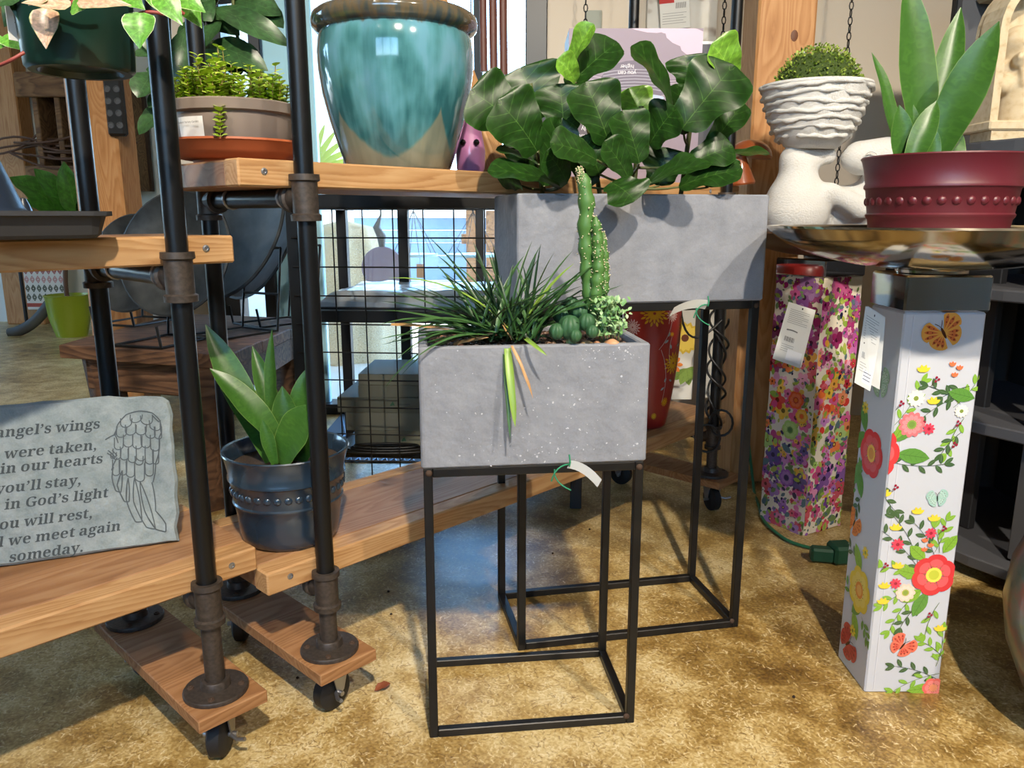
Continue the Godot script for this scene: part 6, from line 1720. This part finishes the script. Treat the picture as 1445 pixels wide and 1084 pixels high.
func build_left_back():
	var o := thing("rough_bench", "rough dark timber bench carrying the grey dishes", "bench")
	var L := V3(-1.19, 0, -2.02); var N := V3(-0.69, 0, -1.86); var RB := V3(-0.66, 0, -2.58); var LB := V3(-1.18, 0, -2.74)
	for k in 3:
		var st := ns()
		var t0 := k / 3.0 + 0.003; var t1 := (k + 1) / 3.0 - 0.003
		var q := [L.lerp(LB, t0), N.lerp(RB, t0), N.lerp(RB, t1), L.lerp(LB, t1)]
		prism(st, PackedVector2Array([V(q[0].x, q[0].z), V(q[1].x, q[1].z), V(q[2].x, q[2].z), V(q[3].x, q[3].z)]), 0.385, 0.42 - 0.002 * k, Transform3D.IDENTITY, 0.003)
		part(st, "plank", M.bench, o)
	var dx := (N - L).normalized()
	var ang := -atan2(dx.z, dx.x)
	part(bx((L + N) * 0.5 + V3(0.02, 0.34, -0.05), V3(0.44, 0.085, 0.04), 0.004, Basis(Vector3.UP, ang)), "apron", M.bench, o)
	part(bx((RB + N) * 0.5 + V3(-0.05, 0.34, 0), V3(0.04, 0.085, 0.56), 0.004), "apron", M.bench, o)
	for q in [[L + V3(0.08, 0, -0.05), V3(-0.05, 0, 0.03)], [N + V3(-0.07, 0, -0.06), V3(0.05, 0, 0.04)], [RB + V3(-0.06, 0, 0.06), V3(0.03, 0, -0.03)], [LB + V3(0.07, 0, 0.06), V3(-0.03, 0, -0.03)]]:
		var st := ns()
		var a: Vector3 = q[0] + V3(0, 0.385, 0); var b: Vector3 = q[0] - q[1] * 0.6
		for s in [0]: tube(st, [a, b], 0.052, 4)
		part(st, "leg", M.bench, o)
	dish("large grey dish standing nearest on the bench, pale inner rings", at(248, 358, -2.1), V3(-0.25, 0.3, 0.9).normalized(), 0.172, 0.42)
	dish("dark grey dish leaning behind the poles with two price stickers", at(322, 318, -2.26), V3(-0.45, 0.35, 0.75).normalized(), 0.225, 0.42)
	dish("dark dish standing furthest right on the bench", at(362, 322, -2.46), V3(-0.55, 0.3, 0.6).normalized(), 0.23, 0.42)
	dish("dark dish at the bench's left end behind the pole", at(185, 372, -2.35), V3(-0.3, 0.3, 0.9).normalized(), 0.15, 0.42)
	for q in [[225, -2.06, -0.3, "wire easel holding the nearest grey dish"], [322, -2.2, -0.55, "wire easel holding the stickered dish"], [385, -2.44, -0.7, "wire easel holding the furthest dish"], [190, -2.46, -0.3, "wire easel at the bench's left end"]]:
		var c := at(q[0], 400, q[1])
		wire_easel(V3(c.x, 0.4205, c.z), q[2], 0.15, 0.24, q[3])
	# power strip on the post
	var pz := -2.868
	var c := at(163, 148, pz)
	o = thing("power_strip", "black power strip with round sockets screwed to the timber post", "power strip", V3(c.x, c.y, pz))
	part(bx(Vector3.ZERO, V3(0.064, 0.21, 0.03), 0.008), "body", M.black, o)
	for i in 8:
		var st := ns(); lathe(st, [V(0, 0.001), V(0.008, 0.001), V(0.009, 0.003), V(0.011, 0.003), V(0.012, 0.0)], 14, Transform3D(Basis(V3(1, 0, 0), V3(0, 0, 1), V3(0, -1, 0)), V3(-0.016 if i % 2 else 0.016, -0.07 + 0.04 * int(i / 2.0), 0.015)))
		part(st, "socket", mat(rgb(70, 72, 76), 0.5), o)
	for q in [[172, 110, 182, 250, 184, 320], [172, 185, 200, 240, 190, 300], [176, 185, 180, 230, 178, 312]]:
		var st := ns(); tube(st, bez(at(q[0], q[1], pz + 0.012), at(q[2], q[3], pz + 0.012), at(q[4], q[5], pz + 0.012), 10), 0.0035, 6)
		part(st, "cord", M.black, o)
	# printed garden flag behind the post
	var a := at(122, 90, -3.3); var b := at(158, 320, -3.3)
	o = thing("garden_flag", "white garden flag printed with stems, a bluebird and orange dots", "flag", V3(a.x, b.y, -3.3))
	var w := b.x - a.x; var h := a.y - b.y
	part(bx(V3(w * 0.5, h * 0.5, 0), V3(w, h, 0.004), 0.001), "cloth", mat(rgb(206, 212, 218), 0.8), o)
	part(rod(V3(w * 0.5, 0, -0.01), V3(w * 0.5, -b.y, -0.01), 0.006), "pole", M.black, o)
	var p := Print.new(func(v: Vector2, k: float): return V3(v.x, v.y, 0.0022 + k), w, h)
	for q in [[0.2, 0.35, 0.6, 0.75], [0.25, 0.4, 0.95, 0.62], [0.3, 0.3, 0.5, 0.6]]: p.line(V(q[0] * w, q[1] * h), V(q[2] * w, q[3] * h), 0.012, rgb(150, 186, 110), 0.15)
	p.lfp(V(w * 0.5, h * 0.2), 1.1, 0.14, 0.05, rgb(70, 126, 160), 0.5); p.lfp(V(w * 0.7, h * 0.3), -0.3, 0.07, 0.03, rgb(60, 100, 140), 0.5)
	for i in 9: p.oval(V(w * (0.2 + 0.08 * i), h * (0.06 + 0.035 * (i * 5 % 4))), V(0.012, 0.012), 0, rgb(206, 96, 66), 8)
	for k in 4: p.lfp(V(w * 0.35, h * 0.7), 0.5 + 0.6 * k, 0.04, 0.02, rgb(226, 196, 70), 0.5)
	part(p.st, "print", M.vc, o)
	# pallet planter with small blue pots
	var K := 1.68
	var pl := at(68, 262, -5.42)
	o = thing("pallet_planter", "weathered wooden pallet planter with dark cubbies", "planter", V3(pl.x, pl.y - 0.09 * K, -5.44))
	o.scale = Vector3.ONE * K
	var PW := 0.36
	for i in 5: part(bx(V3(0.02 + 0.085 * i, 0.28, 0), V3(0.022, 0.42, 0.14), 0.003), "upright", M.pallet, o)
	for q in [0.46, 0.12]: part(bx(V3(PW * 0.5, q, 0.078), V3(PW + 0.08, 0.085, 0.02), 0.003), "slat", M.pallet, o)
	part(bx(V3(PW * 0.5, 0.5, 0), V3(PW + 0.08, 0.02, 0.16), 0.003), "top_board", M.pallet, o)
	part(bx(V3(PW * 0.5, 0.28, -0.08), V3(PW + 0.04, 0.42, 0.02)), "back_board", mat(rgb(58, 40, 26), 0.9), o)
	var r := RandomNumberGenerator.new(); r.seed = 44
	var posn := ["left", "middle", "right"]
	for i in 3:
		var bp := V3(pl.x + (0.05 + 0.1 * i) * K, pl.y + (0.5105 - 0.09) * K, -5.45)
		var t := thing("small_pot", "small navy pot on the pallet planter, %s of three" % posn[i], "pot", bp, 0.0, "navy pots on the pallet")
		t.scale = Vector3.ONE * K
		part(lat([V(0, 0), V(0.034, 0), V(0.042, 0.07), V(0.045, 0.072), V(0.04, 0.072), V(0, 0.06)], 20), "body", mat(rgb(28, 36, 84), 0.35), t)
		var st := ns()
		for k in 90:
			var d := V3(r.randfn(), absf(r.randfn()), r.randfn()).normalized()
			var q := V3(0, 0.066, 0) + d * V3(0.046, 0.05, 0.046) * r.randf_range(0.6, 1.0)
			leaf(st, q, q + d * 0.016, 0.012, V3(0.1, 1, 0.3), 0.1, 0.2, 4, 2, 3, 0.0, rgb(50, 78, 46).lerp(rgb(90, 116, 72), r.randf()).srgb_to_linear())
		var fo := part(st, "succulent", M.vc_leaf, t); fo.set_meta("kind", "stuff")
	o = thing("twig_bundle", "bare brown vine twigs lying across the pallet planter", "twigs", V3(pl.x, pl.y + 0.12 * K, -5.36))
	o.scale = Vector3.ONE * K
	for k in 16:
		var st := ns()
		var s := V3(r.randf_range(-0.25, 0.1), r.randf_range(-0.02, 0.05), r.randf_range(-0.03, 0.04))
		tube(st, bez(s, s + V3(0.15, r.randf_range(-0.08, 0.06), 0.02), s + V3(r.randf_range(0.2, 0.36), r.randf_range(-0.06, 0.08), 0), 6), 0.0045, 5)
		part(st, "twig", mat(rgb(92, 62, 44), 0.8), o)
	# sign at the far left
	a = at(16, 88, -5.6)
	o = thing("wall_sign", "pale sign with green ring at the far left edge", "sign", V3(a.x - 0.5, a.y - 0.56, -5.63))
	o.scale = V3(1.7, 1.7, 1.0)
	part(bx(V3(0.15, 0.165, 0), V3(0.3, 0.33, 0.012), 0.001), "board", mat(rgb(176, 182, 168), 0.7), o)
	var st2 := ns(); tube(st2, ring(V3(0.275, 0.14, 0.008), V3(0.018, 0, 0), V3(0, 0.055, 0), 1.0, 20), 0.005, 6, false, true)
	part(st2, "ring_mark", mat(rgb(52, 110, 74), 0.7), o)
	part(bx(V3(0.15, -0.01, 0.0), V3(0.32, 0.02, 0.03), 0.002), "ledge", M.black, o)
	# far corner: cloth, lime pot, iron foot
	a = at(33, 380, -5.3); b = at(96, 437, -5.3)
	o = thing("woven_throw", "white throw with red and green diamond weave hanging low at the back", "textile", V3(a.x, b.y, -5.3))
	w = b.x - a.x; h = 0.5
	part(bx(V3(w * 0.5, h * 0.5, 0), V3(w, h, 0.02), 0.004), "cloth", mat(rgb(206, 202, 192), 0.9), o)
	p = Print.new(func(v: Vector2, k: float): return V3(v.x, v.y, 0.0102 + k), w, h)
	p.poly(PackedVector2Array([V(0, 0.02), V(w, 0.02), V(w, 0.045), V(0, 0.045)]), rgb(160, 70, 50))
	for row in 5:
		for i in 7:
			var cc := V(w * (i + 0.5) / 7.0 , 0.085 + 0.06 * row)
			var col: Color = [rgb(62, 70, 52), rgb(62, 70, 52), rgb(186, 130, 124), rgb(150, 66, 56), rgb(150, 66, 56)][row]
			for s in [0.034, 0.018]:
				for m in 4: p.line(cc + V(s * 0.7, 0).rotated(PI * 0.5 * m) * V(0.6, 1.0), cc + V(s * 0.7, 0).rotated(PI * 0.5 * (m + 1)) * V(0.6, 1.0), 0.005, col)
	part(p.st, "weave_print", M.vc, o)
	part(bx(V3(w * 0.5, h + 0.01, 0), V3(w + 0.1, 0.03, 0.04), 0.004), "rail", M.black, o)
	for x in [-0.04, w * 0.55]: part(rod(V3(x, h + 0.01, -0.025), V3(x, -b.y, -0.025), 0.012), "rail_post", M.black, o)
	b = aty(102, 474, 0.0)
	o = thing("lime_pot", "lime green pot on the floor under the left shelf", "pot", b)
	part(lat([V(0, 0), V(0.09, 0), V(0.12, 0.12), V(0.13, 0.25), V(0.137, 0.262), V(0.127, 0.265), V(0.12, 0.22), V(0, 0.22)], 32), "body", mat(rgb(132, 144, 30), 0.35), o)
	var fm := mat(Color.WHITE, 0.4); fm.albedo_texture = vein_tex(rgb(66, 118, 36), rgb(104, 150, 66), rgb(80, 132, 46), 14, 0.2, 0.7); fm.backlight = Color(0.3, 0.4, 0.1)
	o = thing("nest_fern", "bright green wavy leaves of the plant in the lime pot, behind the black tray", "plant")
	for q in [[112, 318, 14, 250, 60], [112, 316, 48, 238, 46], [114, 312, 90, 228, 40], [116, 312, 150, 292, 34], [112, 318, 30, 284, 40], [116, 316, 138, 250, 30], [110, 316, 60, 262, 46], [118, 316, 160, 300, 38], [112, 316, 118, 232, 36]]:
		part(lf(at(q[0], q[1], b.z), at(q[2], q[3], b.z + 0.15), px(q[4], b.z) * 0.8, V3(0.1, 0.8, 0.6), 0.15, 0.2, 4, 4, 14, 0.16), "leaf", fm, o)
	var st := ns(); tube(st, bez(b + V3(0, 0.2, 0), b + V3(-0.03, 0.5, 0), at(114, 316, b.z), 8), 0.014, 6)
	part(st, "trunk", mat(rgb(96, 70, 54), 0.8), o)
	b = aty(42, 474, 0.0)
	o = thing("iron_foot", "grey cast iron stand foot on the floor beside the lime pot", "stand", b)
	st = ns(); tube(st, bez(V3(-0.13, 0.02, 0), V3(0.02, 0.03, 0), V3(0.12, 0.2, -0.05), 8), [0.03, 0.032, 0.034, 0.034, 0.034, 0.034, 0.034, 0.034, 0.034], 8)
	part(st, "foot", mat(rgb(72, 72, 68), 0.7), o)
	b = aty(15, 452, 0.0)
	o = thing("round_plate", "pale grey rounded board leaning at the far left under the shelf", "board", b)
	st = ns(); lathe(st, [V(0, -0.015), V(0.19, -0.015), V(0.2, 0), V(0.19, 0.015), V(0, 0.015)], 32, Transform3D(Basis(V3(1, 0, 0), V3(0, 0.2, 0.98), V3(0, -1.3, 0.2)), V3(0, 0.265, 0)))
	part(st, "plate", mat(rgb(136, 134, 118), 0.8), o)

# ---------------------------------------------------------------- the yard behind the glass
func build_yard():
	var g := struct(bx(V3(0, -0.08, -12.1), V3(30, 0.1, 18.0)), "ground", mat(rgb(196, 192, 184), 0.85))
	var o := thing("garden_wall", "low blue boarded wall with white cap across the yard", "wall", V3(-2.2, -0.03, -7.0))
	for i in 7: part(bx(V3(0, 0.055 + 0.11 * i, 0.0), V3(6.0, 0.104, 0.06), 0.006), "board", mat([rgb(104, 140, 176), rgb(116, 150, 184)][i % 2], 0.7), o)
	part(bx(V3(0, 0.8, 0.0), V3(6.1, 0.06, 0.2), 0.004), "cap", mat(rgb(226, 228, 228), 0.6), o)
	# sacking draped over something tall
	var c := at(488, 400, -4.4)
	o = thing("draped_sacking", "pale brown sacking draped over a mound in the yard", "cloth", V3(c.x, -0.03, -4.4))
	var st := ns()
	var segs := 40
	var rows := []
	for j in 9:
		var t := j / 8.0
		var row := []
		for i in segs:
			var a := TAU * i / segs
			var rr := lerpf(0.3, 0.16, t * t) * (1.0 + 0.07 * sin(a * 9.0 + t * 2.0) + 0.04 * sin(a * 5.0))
			row.append(V3(cos(a) * rr, t * 0.72, sin(a) * rr))
		rows.append(row)
	st.set_smooth_group(1)
	for j in 8:
		for i in segs: quado(st, rows[j][i], rows[j][(i + 1) % segs], rows[j + 1][(i + 1) % segs], rows[j + 1][i], V3(0, j * 0.09, 0))
	for i in segs: trio(st, rows[8][i], rows[8][(i + 1) % segs], V3(0, 0.76, 0), Vector3.ZERO)
	part(st, "sacking", tri_mat(mat(Color.WHITE, 0.95), ramp_tex(nz(0.1, 97), [rgb(140, 124, 96), rgb(176, 160, 128), rgb(196, 182, 150)]), V3(4, 4, 4)), o)
	# fence and timber behind
	o = thing("timber_fence", "grey weathered board fence at the back of the yard", "fence", V3(0.6, -0.03, -6.4))
	for i in 9: part(bx(V3(-0.9 + 0.16 * i, 0.42, 0), V3(0.14, 0.84 - 0.03 * (i % 3), 0.025), 0.004), "board", M.pallet, o)
	part(bx(V3(-0.26, 0.6, -0.03), V3(1.5, 0.08, 0.03), 0.003), "rail", M.pallet, o)
	# round slate sign with a dark hook shape, tray feeders
	c = at(540, 378, -3.35)
	o = thing("round_slate", "round purple grey slate hanging outside behind the rack", "ornament", c)
	st = ns(); lathe(st, [V(0, -0.008), V(0.088, -0.008), V(0.09, 0), V(0.088, 0.008), V(0, 0.008)], 36, Transform3D(Basis(V3(1, 0, 0), V3(0, 0, 1), V3(0, -1, 0)), Vector3.ZERO))
	part(st, "disc", mat(rgb(104, 92, 110), 0.7), o)
	st = ns(); tube(st, [V3(0, 0.088, 0), V3(0, 0.13, 0), V3(-0.02, 0.17, 0), V3(0.0, 0.22, 0), V3(0.0, 2.4, 0)], [0.012, 0.02, 0.016, 0.004, 0.002], 8)
	part(st, "hook", M.black, o)
	for q in [[585, 362, -3.5, "tray feeder hanging on wires outside with a brown card", 0.1], [668, 362, -3.6, "tray feeder hanging on wires outside near the right mullion", 0.12]]:
		c = at(q[0], q[1], q[2])
		o = thing("tray_feeder", q[3], "feeder", c, 0.0, "tray feeders in the yard")
		part(lat([V(0, 0), V(q[4], 0), V(q[4] + 0.004, 0.012), V(q[4] - 0.003, 0.012), V(0, 0.004)], 28), "tray", mat(rgb(150, 186, 190), 0.4), o)
		st = ns()
		for k in 6:
			var a := TAU * k / 6 + 0.2
			tube(st, [V3(cos(a) * q[4], 0.01, sin(a) * q[4]), V3(0, 0.2, 0)], 0.0015, 4, false)
		tube(st, [V3(0, 0.2, 0), V3(0, 2.5, 0)], 0.003, 5)
		tube(st, [V3(0, 0.2, 0), V3(0, 0.225, 0), V3(0, 0.25, 0)], [0.003, 0.016, 0.012], 8)
		part(st, "wires", M.black, o)
		part(bx(V3(0.03, -0.06, 0.05), V3(0.034, 0.06, 0.002)), "card", mat(rgb(150, 108, 62), 0.8), o)
		part(rod(V3(0.03, -0.03, 0.05), V3(0.03, 0.004, 0.05), 0.001, 4), "card_string", M.black, o)
	# wind chimes indoors by the window
	var names := ["left", "middle", "right"]
	for q in [[683, 101, 0.012], [697, 115, 0.013], [711, 106, 0.013]]:
		c = at(q[0], q[1], -2.7)
		o = thing("chime_tube", "brown wooden chime tube hanging by the window, %s of three" % names[[683, 697, 711].find(int(q[0]))], "wind chime", c, 0.0, "chime tubes")
		part(rod(Vector3.ZERO, V3(-0.006, 0.62, 0), q[2], 12), "tube", mat(rgb(96, 58, 50), 0.5), o)
		part(rod(V3(-0.006, 0.62, 0), V3(-0.006, 2.995 - c.y, 0), 0.001, 4), "string", M.black, o)
	# palm fronds and a shrub outside
	o = thing("palm_frond", "yellow green palm fronds outside the glass beside the teal pot", "plant", at(440, 240, -3.5))
	for k in 12:
		var a := -0.6 + 0.16 * k
		st = ns(); leaf(st, V3(0, 0, 0), V3(sin(a) * 0.3 + 0.06, cos(a) * 0.27 - 0.02 * k, 0.02), 0.03, V3(0, 0.3, 1), 0.08, 0.3, 4, 2, 8, 0.0, rgb(186, 206, 70).srgb_to_linear())
		part(st, "leaflet", M.vc_leaf, o)
	st = ns(); tube(st, [Vector3.ZERO, V3(-0.03, -o.position.y - 0.03, 0)], 0.012, 6); part(st, "stalk", M.stem, o)

# ---------------------------------------------------------------- small things on the floor
func build_small():
	var o := thing("dry_leaf", "small brown dry leaf on the floor beside the right caster board", "leaf", aty(540, 972, 0.003))
	var st := ns(); leaf(st, V3(-0.012, 0, 0.006), V3(0.012, 0.004, -0.008), 0.016, V3(0, 1, 0.2), 0.2, 0.3, 4, 4, 6, 0.2, rgb(140, 76, 48).srgb_to_linear())
	part(st, "blade", M.vc, o)
	var n := 0
	for q in [[420, 958, "beside the left caster board"], [548, 836, "on the blue-lit floor near the pole"], [552, 868, "on the blue-lit floor below another crumb"], [780, 782, "inside the tall stand"], [832, 748, "behind the tall stand"], [1120, 985, "in front of the printed column"]]:
		o = thing("floor_crumb", "tiny dark crumb of debris %s" % q[2], "debris", aty(q[0], q[1], 0.0), 0.0, "floor crumbs")
		st = ns(); pebble(st, V3(0, 0.002, 0), 0.003, R)
		part(st, "crumb", M.soil, o)
